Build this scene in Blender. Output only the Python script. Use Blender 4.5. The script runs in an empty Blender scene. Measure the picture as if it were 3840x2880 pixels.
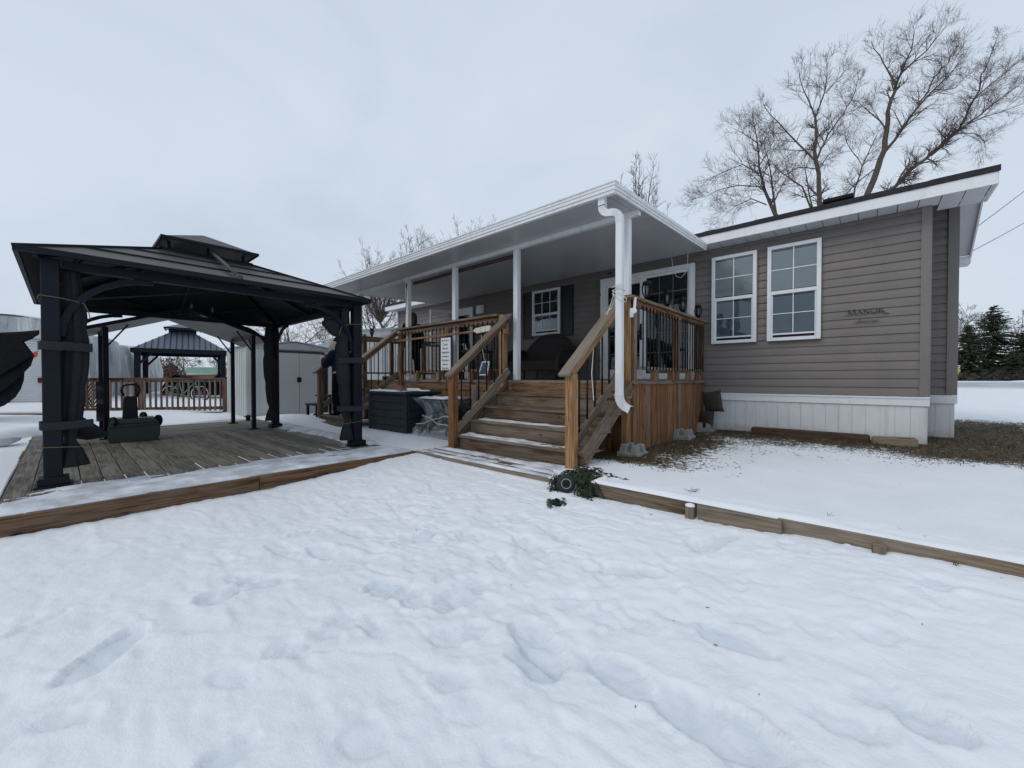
import bpy, math, random
import numpy as np
from mathutils import Vector, Matrix, Euler
random.seed(7); RNG=np.random.RandomState(5)
SC=bpy.context.scene; COL=SC.collection
V=Vector; R=math.radians
# ---------------------------------------------------------------- camera rays (source pixels 3840x2880 -> direction)
FPX=1500.; TH=R(41.75); PT=R(0.8)
Fw=V((-math.sin(TH)*math.cos(PT),math.cos(TH)*math.cos(PT),-math.sin(PT))); Rt=V((math.cos(TH),math.sin(TH),0)); Up=Rt.cross(Fw)
def at(x,y,d):                       # world point at depth d
    return (Fw+Rt*((x-1920)/FPX)-Up*((y-1440)/FPX))*d
def onz(x,y,z):
    r=Fw+Rt*((x-1920)/FPX)-Up*((y-1440)/FPX); return r*(z/r.z)
# ---------------------------------------------------------------- materials
def newmat(name):
    m=bpy.data.materials.new(name); m.use_nodes=True; nt=m.node_tree
    return m,nt,nt.nodes['Principled BSDF']
def N(nt,t,**k):
    n=nt.nodes.new(t)
    for a,b in k.items(): setattr(n,a,b)
    return n
def ramp(nt,fac,stops):
    r=N(nt,'ShaderNodeValToRGB'); e=r.color_ramp.elements
    while len(e)<len(stops): e.new(0.5)
    for i,(p,c) in enumerate(stops):
        e[i].position=p; e[i].color=(*c,1) if len(c)==3 else c
    nt.links.new(fac,r.inputs['Fac']); return r.outputs['Color']
def mixc(nt,f,a,b,mode='MIX'):
    m=N(nt,'ShaderNodeMix',data_type='RGBA',blend_type=mode)
    for s,v in ((0,f),(6,a),(7,b)):
        if hasattr(v,'links') or hasattr(v,'is_linked'): nt.links.new(v,m.inputs[s])
        elif s==0: m.inputs[s].default_value=v
        else: m.inputs[s].default_value=(*v,1)
    return m.outputs[2]
def mapped(nt,kind,scale):
    tc=N(nt,'ShaderNodeTexCoord'); mp=N(nt,'ShaderNodeMapping'); mp.inputs['Scale'].default_value=scale
    nt.links.new(tc.outputs[kind],mp.inputs['Vector']); return mp.outputs[0]
def noise(nt,vec,scale,detail=4,rough=.55,dist=0):
    n=N(nt,'ShaderNodeTexNoise'); n.inputs['Scale'].default_value=scale; n.inputs['Detail'].default_value=detail
    n.inputs['Roughness'].default_value=rough; n.inputs['Distortion'].default_value=dist
    nt.links.new(vec,n.inputs['Vector']); return n.outputs['Fac']
def bump(nt,p,h,strength,dist=.01):
    b=N(nt,'ShaderNodeBump'); b.inputs['Strength'].default_value=strength; b.inputs['Distance'].default_value=dist
    nt.links.new(h,b.inputs['Height']); nt.links.new(b.outputs[0],p.inputs['Normal'])
def plain(name,c,rough=.5,metal=0,var=.12,scale=6,bs=0,spec=None,coord='Object'):
    m,nt,p=newmat(name); v=mapped(nt,coord,(1,1,1)); n=noise(nt,v,scale,5)
    lo=tuple(x*(1-var) for x in c); hi=tuple(min(1,x*(1+var)) for x in c)
    nt.links.new(ramp(nt,n,[(.3,lo),(.7,hi)]),p.inputs['Base Color'])
    p.inputs['Roughness'].default_value=rough; p.inputs['Metallic'].default_value=metal
    if spec is not None: p.inputs['Specular IOR Level'].default_value=spec
    if bs: bump(nt,p,noise(nt,v,scale*8,3),bs,.004)
    return m
def streaky(name,c,rough,var):
    m,nt,p=newmat(name); v=mapped(nt,'Object',(5,5,.7)); n=noise(nt,v,2.5,6,.65); v2=mapped(nt,'Object',(1,1,1)); n2=noise(nt,v2,1.4,5,.6)
    a=ramp(nt,n,[(.28,tuple(x*(1-var*1.8) for x in c)),(.5,c)]); b=mixc(nt,.8,a,ramp(nt,n2,[(.35,(1-var,1-var,1-var*.9)),(.6,(1,1,1))]),'MULTIPLY')
    nt.links.new(b,p.inputs['Base Color']); p.inputs['Roughness'].default_value=rough; bump(nt,p,n2,.15,.01); return m
def wood(name,warm,dark,grey,gamt=.5,vs=1.,sp=.25,rv=.45):
    m,nt,p=newmat(name); L=nt.links
    v=mapped(nt,'UV',(1.1,9*vs,1)); at_=N(nt,'ShaderNodeAttribute',attribute_name='rnd')
    n1=noise(nt,v,2.2,7,.6,.5); v2=mapped(nt,'UV',(2.5,70*vs,1)); n2=noise(nt,v2,1.,4,.6,.3)
    c=ramp(nt,n1,[(.30,dark),(.52,warm),(.75,tuple(x*1.15 for x in warm))])
    c=mixc(nt,ramp(nt,n2,[(.38,(.75,.75,.75)),(.6,(0,0,0))]),c,tuple(x*.55 for x in dark))
    v3=mapped(nt,'UV',(.9,3.5,1)); n3=noise(nt,v3,1.6,5,.6,.6)
    ad=N(nt,'ShaderNodeMath',operation='MULTIPLY_ADD'); L.new(at_.outputs['Fac'],ad.inputs[0]); ad.inputs[1].default_value=.22; L.new(n3,ad.inputs[2])
    g=ramp(nt,ad.outputs[0],[(.70-gamt*.36,(0,0,0)),(.92-gamt*.36,(.8,.8,.8))])
    c=mixc(nt,g,c,grey); c=mixc(nt,.8,c,ramp(nt,n1,[(.25,(.62,.60,.58)),(.5,(1,1,1)),(.75,(1.15,1.15,1.15))]),'MULTIPLY'); c=mixc(nt,.38,c,ramp(nt,n2,[(.35,(.45,.42,.40)),(.55,(1,1,1))]),'MULTIPLY')
    vo=N(nt,'ShaderNodeTexVoronoi'); v4=mapped(nt,'UV',(2.3,6.5,1)); L.new(v4,vo.inputs['Vector']); vo.inputs['Scale'].default_value=1.2; vo.inputs['Randomness'].default_value=1
    k=ramp(nt,vo.outputs['Distance'],[(.045,(1,1,1)),(.125,(0,0,0))]); c=mixc(nt,k,c,tuple(x*.28 for x in dark))
    vv=N(nt,'ShaderNodeMath',operation='MULTIPLY_ADD'); L.new(at_.outputs['Fac'],vv.inputs[0]); vv.inputs[1].default_value=rv; vv.inputs[2].default_value=1-rv*.55
    cc=N(nt,'ShaderNodeCombineColor'); [L.new(vv.outputs[0],cc.inputs[i]) for i in range(3)]
    c=mixc(nt,1.,c,cc.outputs[0],'MULTIPLY')
    L.new(c,p.inputs['Base Color']); p.inputs['Roughness'].default_value=.72; p.inputs['Specular IOR Level'].default_value=sp
    bump(nt,p,n2,.35,.004); return m
M={}
M['cedar']=wood('cedar',(.285,.155,.078),(.13,.07,.038),(.215,.165,.12),.38)
M['newel']=wood('newel_wood',(.42,.225,.10),(.24,.125,.058),(.28,.215,.15),.15)
M['stain']=wood('stained_board',(.35,.165,.066),(.085,.040,.022),(.17,.125,.095),.30,2.2)
M['weather']=wood('weathered_wood',(.235,.165,.11),(.115,.08,.055),(.235,.20,.16),.7)
M['step']=wood('step_wood',(.225,.145,.088),(.105,.07,.045),(.19,.16,.13),.6)
M['deckgrey']=wood('grey_deck_board',(.21,.19,.155),(.10,.088,.07),(.25,.232,.20),.5,1.,.35,.25)
M['dsnow']=None
M['fascia_w']=wood('fascia_wood',(.205,.105,.05),(.095,.052,.03),(.17,.13,.095),.4)
M['timber']=wood('garden_timber',(.23,.165,.105),(.115,.08,.052),(.235,.20,.155),.6)
M['darktimber']=wood('dark_timber',(.11,.065,.04),(.05,.032,.022),(.13,.10,.08),.3)
M['redwood']=wood('red_brown_wood',(.19,.105,.075),(.10,.058,.042),(.22,.17,.14),.4)
M['white']=streaky('white_metal',(.76,.77,.78),.45,.10)
M['trim']=streaky('white_trim',(.77,.78,.79),.5,.06)
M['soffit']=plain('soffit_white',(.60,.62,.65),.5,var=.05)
M['skirt']=streaky('skirting_white',(.70,.715,.73),.5,.10)
def _splash(m):
    nt=m.node_tree; p=nt.nodes['Principled BSDF']; src=p.inputs['Base Color'].links[0].from_socket; g=N(nt,'ShaderNodeNewGeometry'); sp=N(nt,'ShaderNodeSeparateXYZ'); nt.links.new(g.outputs['Position'],sp.inputs[0])
    n=noise(nt,mapped(nt,'Object',(3,3,3)),4,6,.7); a=N(nt,'ShaderNodeMath',operation='MULTIPLY_ADD'); nt.links.new(n,a.inputs[0]); a.inputs[1].default_value=-.28; nt.links.new(sp.outputs['Z'],a.inputs[2])
    nt.links.new(mixc(nt,ramp(nt,a.outputs[0],[(0,(0,0,0)),(1,(0,0,0))]),src,src) if 0 else mixc(nt,_mr(nt,a.outputs[0],-.90,-1.04,.55),src,(.30,.26,.21)),p.inputs['Base Color'])
def _mr(nt,v,a,b,mx):
    r=N(nt,'ShaderNodeMapRange'); nt.links.new(v,r.inputs['Value']); r.inputs['From Min'].default_value=a; r.inputs['From Max'].default_value=b; r.inputs['To Max'].default_value=mx; return r.outputs[0]
_splash(M['skirt'])
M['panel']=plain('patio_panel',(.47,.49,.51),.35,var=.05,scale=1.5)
M['siding']=plain('taupe_siding',(.176,.157,.145),.5,var=.08,scale=2.5,bs=.05,spec=.35)
def _tint(m,amt):
    nt=m.node_tree; p=nt.nodes['Principled BSDF']; l=p.inputs['Base Color'].links[0]; src=l.from_socket; a=N(nt,'ShaderNodeAttribute',attribute_name='rnd'); v=N(nt,'ShaderNodeMath',operation='MULTIPLY_ADD'); nt.links.new(a.outputs['Fac'],v.inputs[0]); v.inputs[1].default_value=amt; v.inputs[2].default_value=1-amt/2; c=N(nt,'ShaderNodeCombineColor'); [nt.links.new(v.outputs[0],c.inputs[i]) for i in range(3)]; nt.links.new(mixc(nt,1.,src,c.outputs[0],'MULTIPLY'),p.inputs['Base Color'])
_tint(M['siding'],.10)
M['siding2']=plain('siding_trim',(.18,.161,.15),.5,var=.05)
M['shingle']=plain('shingle',(.022,.022,.024),.9,var=.3,scale=30)
M['black']=plain('black_metal',(.009,.009,.011),.5,var=.15,spec=.2)
M['blackp']=plain('black_plastic',(.010,.010,.012),.6,var=.2,spec=.15)
M['navy']=plain('gazebo_metal',(.008,.010,.016),.5,var=.2,scale=3,spec=.16)
M['roof_shade']=plain('roof_shade_sheet',(.009,.010,.012),.6,var=.2,scale=3,spec=.15)  # darker copy of the roof metal, stands for shade on its underside
M['groof']=plain('gazebo_roof_metal',(.062,.054,.052),.5,var=.14,scale=1.5,spec=.3)
M['groof2']=plain('gazebo_roof_blue',(.085,.10,.135),.4,var=.1,scale=1.5)
M['groofu']=plain('gazebo_roof_grey',(.030,.031,.033),.4,var=.1)
M['curtain']=plain('curtain_cloth',(.024,.025,.029),.9,var=.2,scale=5,spec=.1)
M['strap']=plain('strap_cloth',(.034,.035,.040),.9,var=.15,spec=.1)
M['string']=plain('yellow_string',(.16,.13,.06),.8)
M['rope']=plain('white_rope',(.62,.60,.55),.8)
M['shutter']=plain('shutter_black',(.008,.009,.016),.45)
M['chest']=plain('chest_plastic',(.022,.030,.038),.55,var=.12,spec=.25)
M['brick']=plain('red_block',(.23,.11,.085),.85,var=.3,scale=14,bs=.3)
M['concrete']=plain('concrete',(.26,.26,.24),.9,var=.2,scale=12,bs=.4)
M['green']=plain('green_plastic',(.006,.028,.015),.35,var=.15)
M['shed']=plain('shed_metal',(.60,.62,.61),.4,var=.05,scale=1.5)
M['shedd']=plain('shed_door_metal',(.46,.47,.465),.45,var=.04,scale=1.5)
M['shedroof']=plain('shed_roof_metal',(.40,.43,.44),.45,var=.08)
M['bronze']=plain('dark_brown_gap',(.03,.025,.022),.7)
M['camper']=plain('camper_white',(.62,.63,.64),.4,var=.05)
M['redl']=plain('red_lens',(.10,.006,.01),.2)
M['orange']=plain('orange_flag',(.8,.15,.06),.7)
M['wicker']=plain('wicker',(.018,.014,.013),.7,var=.4,scale=60,bs=.6)
M['cushion']=plain('cushion_cloth',(.055,.043,.037),.9,var=.25,scale=20,bs=.2)
M['beige']=plain('beige_plastic',(.62,.60,.46),.5,var=.06)
M['brownroll']=plain('brown_blind',(.055,.026,.02),.7)
M['signw']=plain('sign_white',(.74,.77,.78),.5,var=.04)
M['inkd']=plain('ink_dark',(.06,.085,.09),.7)
M['inkr']=plain('ink_red',(.36,.09,.09),.7)
M['inkb']=plain('ink_black',(.018,.016,.025),.6)
M['blind']=plain('blind_slat',(.62,.63,.63),.6,var=.05)
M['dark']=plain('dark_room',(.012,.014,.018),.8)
M['yellow']=plain('yellow_sign',(.72,.62,.03),.6)
M['tube']=plain('lamp_tube',(.16,.16,.165),.5)
M['mint']=plain('mint_paint',(.05,.24,.16),.4)
M['greenroof']=plain('green_roof',(.12,.22,.17),.6,var=.2,scale=1.5)
M['tanwall']=plain('tan_wall',(.24,.14,.08),.8,var=.15)
M['skin']=plain('skin',(.52,.30,.23),.5,var=.06)
M['blackc']=plain('black_coat',(.007,.007,.009),.9,var=.3,scale=12,spec=.08)
M['navyc']=plain('navy_coat',(.010,.014,.035),.9,var=.3,scale=12,spec=.1)
M['blond']=plain('blond_hair',(.34,.28,.21),.6,var=.4,scale=25,bs=.6)
M['brownh']=plain('brown_hair',(.10,.035,.02),.6,var=.5,scale=25,bs=.6)
M['scarf']=plain('grey_scarf',(.30,.28,.27),.9,var=.3,scale=30)
M['olive']=plain('olive_cloth',(.065,.075,.045),.9)
M['pink']=plain('pink_wool',(.55,.28,.32),.9,var=.15,scale=30)
M['redc']=plain('red_cloth',(.45,.02,.03),.8)
M['bark']=plain('bark',(.085,.068,.055),.95,var=.35,scale=9,bs=.4)
M['twig']=plain('twig',(.085,.064,.06),.95,var=.3,scale=4)
M['twig2']=plain('twig_reddish',(.17,.10,.075),.95,var=.3,scale=4)
M['hedge']=plain('hedge_dark',(.040,.036,.030),.95,var=.5,scale=.8)
M['brownbush']=plain('brown_foliage',(.10,.052,.038),.95,var=.4,scale=2)
M['needle']=plain('spruce_needle',(.045,.056,.034),.85,var=.6,scale=.9,spec=.2)
M['needle2']=plain('cedar_sprig',(.030,.042,.026),.8,var=.5,scale=14,spec=.2)
M['leaf']=plain('dead_leaf',(.075,.045,.028),.9,var=.6,scale=9)
M['blade']=plain('dull_grass',(.105,.082,.045),.9,var=.6,scale=5)
M['galv']=plain('galvanised',(.45,.47,.48),.4,metal=.4)
M['solar']=plain('solar_cell',(.05,.075,.11),.2)
def f_tarp():
    m,nt,p=newmat('silver_tarp'); v=mapped(nt,'Object',(2.2,2.2,.35)); n=noise(nt,v,1.6,7,.65,1.2)
    nt.links.new(ramp(nt,n,[(.3,(.22,.24,.25)),(.5,(.44,.47,.48)),(.7,(.72,.75,.76))]),p.inputs['Base Color'])
    p.inputs['Roughness'].default_value=.45; bump(nt,p,n,.6,.05); return m
M['tarp']=f_tarp()
def f_snow(name='snow',bare=False):
    m,nt,p=newmat(name); L=nt.links; v=mapped(nt,'Object',(1,1,1))
    n=noise(nt,v,2.3,6,.6); c=ramp(nt,n,[(.3,(.80,.82,.85)),(.7,(.86,.875,.90))])
    nb=noise(nt,v,70,4,.7); nb2=noise(nt,v,16,5,.65)
    mm=N(nt,'ShaderNodeMath',operation='MULTIPLY_ADD'); L.new(nb2,mm.inputs[0]); mm.inputs[1].default_value=2.2; L.new(nb,mm.inputs[2])
    if bare:
        aw=N(nt,'ShaderNodeAttribute',attribute_name='wet_shade'); c=mixc(nt,aw.outputs['Fac'],c,(.60,.66,.72))  # grey of packed wet snow, plus shade painted into the footprint dents
        a=N(nt,'ShaderNodeAttribute',attribute_name='bare')
        vs=mapped(nt,'Object',(1,1,1)); k=noise(nt,vs,17,9,.78,.4); k2=noise(nt,vs,1.9,4,.6)
        s0=N(nt,'ShaderNodeMath',operation='MULTIPLY'); L.new(k2,s0.inputs[0]); s0.inputs[1].default_value=.6
        s=N(nt,'ShaderNodeMath',operation='MULTIPLY_ADD'); L.new(k,s.inputs[0]); s.inputs[1].default_value=1.7; L.new(s0.outputs[0],s.inputs[2])
        s2=N(nt,'ShaderNodeMath',operation='MULTIPLY_ADD'); L.new(a.outputs['Fac'],s2.inputs[0]); s2.inputs[1].default_value=.72; L.new(s.outputs[0],s2.inputs[2])
        msk=ramp(nt,s2.outputs[0],[(0,(0,0,0)),(1,(0,0,0))])
        mr=N(nt,'ShaderNodeMapRange'); L.new(s2.outputs[0],mr.inputs['Value']); mr.inputs['From Min'].default_value=1.60; mr.inputs['From Max'].default_value=1.68
        g=noise(nt,vs,40,5,.7); gc=ramp(nt,g,[(.3,(.020,.015,.010)),(.5,(.058,.044,.022)),(.7,(.090,.078,.034))])
        c=mixc(nt,mr.outputs[0],c,gc)
        a2=N(nt,'ShaderNodeAttribute',attribute_name='road'); k3=noise(nt,vs,.5,5,.6)
        s3=N(nt,'ShaderNodeMath',operation='MULTIPLY'); L.new(a2.outputs['Fac'],s3.inputs[0]); k3b=N(nt,'ShaderNodeMath',operation='MULTIPLY',use_clamp=True); L.new(k3,k3b.inputs[0]); k3b.inputs[1].default_value=1.7; L.new(k3b.outputs[0],s3.inputs[1])
        c=mixc(nt,s3.outputs[0],c,(.33,.33,.34))
    L.new(c,p.inputs['Base Color']); p.inputs['Roughness'].default_value=.75; p.inputs['Specular IOR Level'].default_value=.25
    bump(nt,p,mm.outputs[0],.5,.006); return m
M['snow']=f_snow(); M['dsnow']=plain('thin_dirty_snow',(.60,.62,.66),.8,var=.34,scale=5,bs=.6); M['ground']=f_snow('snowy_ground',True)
def f_glass(name,tint,refl,alpha):
    m=bpy.data.materials.new(name); m.use_nodes=True; nt=m.node_tree; nt.nodes.clear(); o=N(nt,'ShaderNodeOutputMaterial')
    t=N(nt,'ShaderNodeBsdfTransparent'); t.inputs[0].default_value=(*tint,1); g=N(nt,'ShaderNodeBsdfGlossy'); g.inputs['Roughness'].default_value=.03
    g.inputs['Color'].default_value=(.85,.92,.95,1)
    fr=N(nt,'ShaderNodeFresnel'); fr.inputs['IOR'].default_value=refl
    vn=mapped(nt,'Object',(1,1,1)); nn=noise(nt,vn,2.2,3); b=N(nt,'ShaderNodeBump'); b.inputs['Strength'].default_value=.10; b.inputs['Distance'].default_value=.03
    nt.links.new(nn,b.inputs['Height']); nt.links.new(b.outputs[0],g.inputs['Normal'])
    mx=N(nt,'ShaderNodeMixShader'); nt.links.new(fr.outputs[0],mx.inputs[0]); nt.links.new(t.outputs[0],mx.inputs[1]); nt.links.new(g.outputs[0],mx.inputs[2])
    nt.links.new(mx.outputs[0],o.inputs[0]); return m
M['glass']=f_glass('window_glass',(.88,.90,.90),1.7,1)
M['glassd']=f_glass('screened_glass',(.66,.71,.74),1.55,1)
M['clear']=f_glass('clear_plate',(.93,.94,.95),1.3,1)
def f_plastic():
    m=bpy.data.materials.new('clear_sheet'); m.use_nodes=True; nt=m.node_tree; nt.nodes.clear(); o=N(nt,'ShaderNodeOutputMaterial')
    t=N(nt,'ShaderNodeBsdfTransparent'); d=N(nt,'ShaderNodeBsdfDiffuse'); d.inputs[0].default_value=(.34,.38,.41,1); g=N(nt,'ShaderNodeBsdfGlossy'); g.inputs['Roughness'].default_value=.12
    v=mapped(nt,'Object',(3,3,1.2)); n=noise(nt,v,2.2,3,.5,.8); b=N(nt,'ShaderNodeBump'); b.inputs['Strength'].default_value=.9; b.inputs['Distance'].default_value=.04
    nt.links.new(n,b.inputs['Height']); nt.links.new(b.outputs[0],g.inputs['Normal']); nt.links.new(b.outputs[0],d.inputs['Normal'])
    m1=N(nt,'ShaderNodeMixShader'); m1.inputs[0].default_value=.35; nt.links.new(d.outputs[0],m1.inputs[1]); nt.links.new(g.outputs[0],m1.inputs[2])
    f=ramp(nt,n,[(.35,(.10,.10,.10)),(.7,(.62,.62,.62))]); m2=N(nt,'ShaderNodeMixShader'); nt.links.new(f,m2.inputs[0]); nt.links.new(t.outputs[0],m2.inputs[1]); nt.links.new(m1.outputs[0],m2.inputs[2])
    nt.links.new(m2.outputs[0],o.inputs[0]); return m
M['sheet']=f_plastic()
# ---------------------------------------------------------------- object helpers
def tag(o,label=None,cat=None,group=None,kind=None):
    if label: o['label']=label
    if cat: o['category']=cat
    if group: o['group']=group
    if kind: o['kind']=kind
    return o
def empty(name,loc,label,cat,group=None,rz=0):
    o=bpy.data.objects.new(name,None); o.location=loc; o.rotation_euler=(0,0,rz); o.empty_display_size=.1; COL.objects.link(o)
    return tag(o,label,cat,group)
def wloc(o):
    v=V((0,0,0))
    while o: v=v+o.location; o=o.parent
    return v
class MB:
    def __init__(s): s.v=[]; s.f=[]; s.uv=[]; s.r=[]
    def add(s,vs,fs,uvf=None,r=None):
        b=len(s.v); s.v+= [tuple(x) for x in vs]; r=random.random() if r is None else r
        for i,f in enumerate(fs):
            s.f.append([b+k for k in f]); s.r.append(r)
            s.uv.append(uvf[i] if uvf else [(vs[k][0]+vs[k][1],vs[k][2]) for k in f])
    def ob(s,c,ax,h):      # oriented box: centre, 3 unit axes (first = grain), half sizes
        c=V(c); vs=[]; loc=[]
        for a in (-1,1):
            for b in (-1,1):
                for d in (-1,1):
                    vs.append(c+ax[0]*h[0]*a+ax[1]*h[1]*b+ax[2]*h[2]*d); loc.append((h[0]*a,h[1]*b,h[2]*d))
        fs=[(0,1,3,2),(4,6,7,5),(0,4,5,1),(2,3,7,6),(0,2,6,4),(1,5,7,3)]
        if ax[0].cross(ax[1]).dot(ax[2])<0: fs=[tuple(reversed(f)) for f in fs]
        u0,v0=random.uniform(0,50),random.uniform(0,50); uvs=[]
        for i,f in enumerate(fs):
            if i<2: uvs.append([(u0+loc[k][1]*.3,v0+loc[k][2]*1.) for k in f])
            elif i<4: uvs.append([(u0+loc[k][0],v0+loc[k][2]+i) for k in f])
            else: uvs.append([(u0+loc[k][0],v0+loc[k][1]+i) for k in f])
        s.add(vs,fs,uvs); return s
    def box(s,x0,x1,y0,y1,z0,z1):
        d=[abs(x1-x0),abs(y1-y0),abs(z1-z0)]; A=[V((1,0,0)),V((0,1,0)),V((0,0,1))]; o=sorted(range(3),key=lambda i:-d[i])
        return s.ob(((x0+x1)/2,(y0+y1)/2,(z0+z1)/2),[A[i] for i in o],[d[i]/2 for i in o])
    def bar(s,p0,p1,w,h,up=(0,0,1)):
        p0,p1=V(p0),V(p1); L=(p1-p0); l=L.length; L.normalize(); S=L.cross(V(up))
        if S.length<1e-4: S=V((1,0,0))
        S.normalize(); U=S.cross(L); return s.ob((p0+p1)/2,[L,S,U],[l/2,w/2,h/2])
    def tube(s,pts,r,n=6,cap=True):
        pts=[V(p) for p in pts]; k=len(pts); rr=r if isinstance(r,(list,tuple)) else [r]*k; vs=[]; prev=None
        for i,p in enumerate(pts):
            t=(pts[min(i+1,k-1)]-pts[max(i-1,0)])
            if t.length<1e-9: t=V((0,0,1))
            t.normalize()
            if prev is None:
                a=t.cross(V((0,0,1)));
                if a.length<1e-3: a=t.cross(V((1,0,0)))
                a.normalize()
            else:
                a=prev-t*prev.dot(t)
                if a.length<1e-6: a=t.orthogonal()
                a.normalize()
            prev=a; b=t.cross(a)
            for j in range(n):
                q=2*math.pi*j/n; vs.append(p+(a*math.cos(q)+b*math.sin(q))*rr[i])
        fs=[]; uvs=[]
        for i in range(k-1):
            for j in range(n):
                j2=(j+1)%n; fs.append((i*n+j,i*n+j2,(i+1)*n+j2,(i+1)*n+j)); uvs.append([(i*.1,j/n),(i*.1,(j+1)/n),(i*.1+.1,(j+1)/n),(i*.1+.1,j/n)])
        if cap and n>3:
            for c in (list(range(n))[::-1],[(k-1)*n+j for j in range(n)]): fs.append(tuple(c)); uvs.append([(0,0)]*n)
        s.add(vs,fs,uvs); return s
    def lathe(s,prof,c,n=16,axis=None):
        c=V(c); Q=V((0,0,1)).rotation_difference(V(axis).normalized()) if axis is not None else None; vs=[]
        for (r,z) in prof:
            for j in range(n):
                q=2*math.pi*j/n; p=V((r*math.cos(q),r*math.sin(q),z)); vs.append(c+(Q@p if Q else p))
        fs=[(i*n+j,i*n+(j+1)%n,(i+1)*n+(j+1)%n,(i+1)*n+j) for i in range(len(prof)-1) for j in range(n)]
        s.add(vs,fs,[[(0,0)]*4 for _ in fs]); return s
    def prism(s,poly,off):          # polygon of 3D points extruded by off
        off=V(off); p=[V(q) for q in poly]; k=len(p); vs=p+[q+off for q in p]
        fs=[tuple(range(k))[::-1],tuple(range(k,2*k))]+[(i,(i+1)%k,k+(i+1)%k,k+i) for i in range(k)]
        s.add(vs,fs); return s
    def quad(s,a,b,c,d): s.add([a,b,c,d],[(0,1,2,3)]); return s
    def grid(s,fn,nu,nv,close=False):
        vs=[fn(i/(nu-1),j/(nv-1)) for i in range(nu) for j in range(nv)]
        fs=[(i*nv+j,(i+1)*nv+j,(i+1)*nv+j+1,i*nv+j+1) for i in range(nu-1) for j in range(nv-1)]
        s.add(vs,fs,[[(vs[k][0],vs[k][2]) for k in f] for f in fs]); return s
    def build(s,name,mat,parent=None,smooth=False,bev=0,loc=None,mods=None):
        me=bpy.data.meshes.new(name)
        if parent: o0=wloc(parent)
        elif loc is not None: o0=V(loc)
        else:
            a=np.array(s.v); o0=V(((a[:,0].min()+a[:,0].max())/2,(a[:,1].min()+a[:,1].max())/2,a[:,2].min()))
        me.from_pydata([(x[0]-o0.x,x[1]-o0.y,x[2]-o0.z) for x in s.v],[],s.f)
        uv=me.uv_layers.new(name='UVMap'); flat=[c for f in s.uv for p in f for c in p]; uv.data.foreach_set('uv',flat)
        at_=me.attributes.new('rnd','FLOAT','FACE'); at_.data.foreach_set('value',s.r)
        if smooth: me.polygons.foreach_set('use_smooth',[True]*len(s.f))
        me.materials.append(M[mat] if isinstance(mat,str) else mat); me.validate(); me.update()
        o=bpy.data.objects.new(name,me); COL.objects.link(o)
        if parent: o.parent=parent
        else: o.location=o0
        if bev:
            b=o.modifiers.new('b','BEVEL'); b.width=bev; b.segments=1; b.limit_method='ANGLE'
        return o
def obj(name,mat,fn,parent=None,**k):
    m=MB(); fn(m); return m.build(name,mat,parent,**k)
def box1(name,mat,parent,*a,**k):
    m=MB(); m.box(*a); return m.build(name,mat,parent,**k)
def bar1(name,mat,parent,p0,p1,w,h,up=(0,0,1),**k):
    m=MB(); m.bar(p0,p1,w,h,up); return m.build(name,mat,parent,**k)
def copy_tree(o,parent=None):
    c=o.copy(); COL.objects.link(c); c.parent=parent
    for ch in list(o.children): copy_tree(ch,c)
    return c
def textmesh(txt,size,mat,origin,xdir,zdir,parent,name='lettering',shear=0,align='CENTER',ext=.001,off=0,sx=1):
    cu=bpy.data.curves.new('t','FONT'); cu.body=txt; cu.size=size; cu.align_x=align; cu.shear=shear; cu.extrude=ext; cu.offset=off
    to=bpy.data.objects.new('t',cu); COL.objects.link(to); dg=bpy.context.evaluated_depsgraph_get(); dg.update()
    me=bpy.data.meshes.new_from_object(to.evaluated_get(dg)); bpy.data.objects.remove(to)
    xd,zd=V(xdir),V(zdir); nd=xd.cross(zd); o0=V(origin)-wloc(parent)
    for v in me.vertices: c=v.co.copy(); v.co=o0+xd*c.x*sx+zd*c.y+nd*c.z
    me.name=name; me.materials.clear(); me.materials.append(M[mat]); o=bpy.data.objects.new(name,me); COL.objects.link(o); o.parent=parent; return o
# ---------------------------------------------------------------- numpy noise
def vnoise(x,y,seed=0):
    rs=np.random.RandomState(seed); T=rs.rand(256,256); xi=np.floor(x).astype(int); yi=np.floor(y).astype(int); fx=x-xi; fy=y-yi
    fx=fx*fx*(3-2*fx); fy=fy*fy*(3-2*fy); g=lambda a,b:T[a%256,b%256]
    return (g(xi,yi)*(1-fx)+g(xi+1,yi)*fx)*(1-fy)+(g(xi,yi+1)*(1-fx)+g(xi+1,yi+1)*fx)*fy
def fbm(x,y,o=4,seed=0,g=.5):
    s=0;a=1;t=0
    for i in range(o): s=s+a*vnoise(x*2**i+17*i,y*2**i+31*i,seed+i); t+=a; a*=g
    return s/t
def sst(a,b,x): t=np.clip((x-a)/(b-a),0,1); return t*t*(3-2*t)
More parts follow.
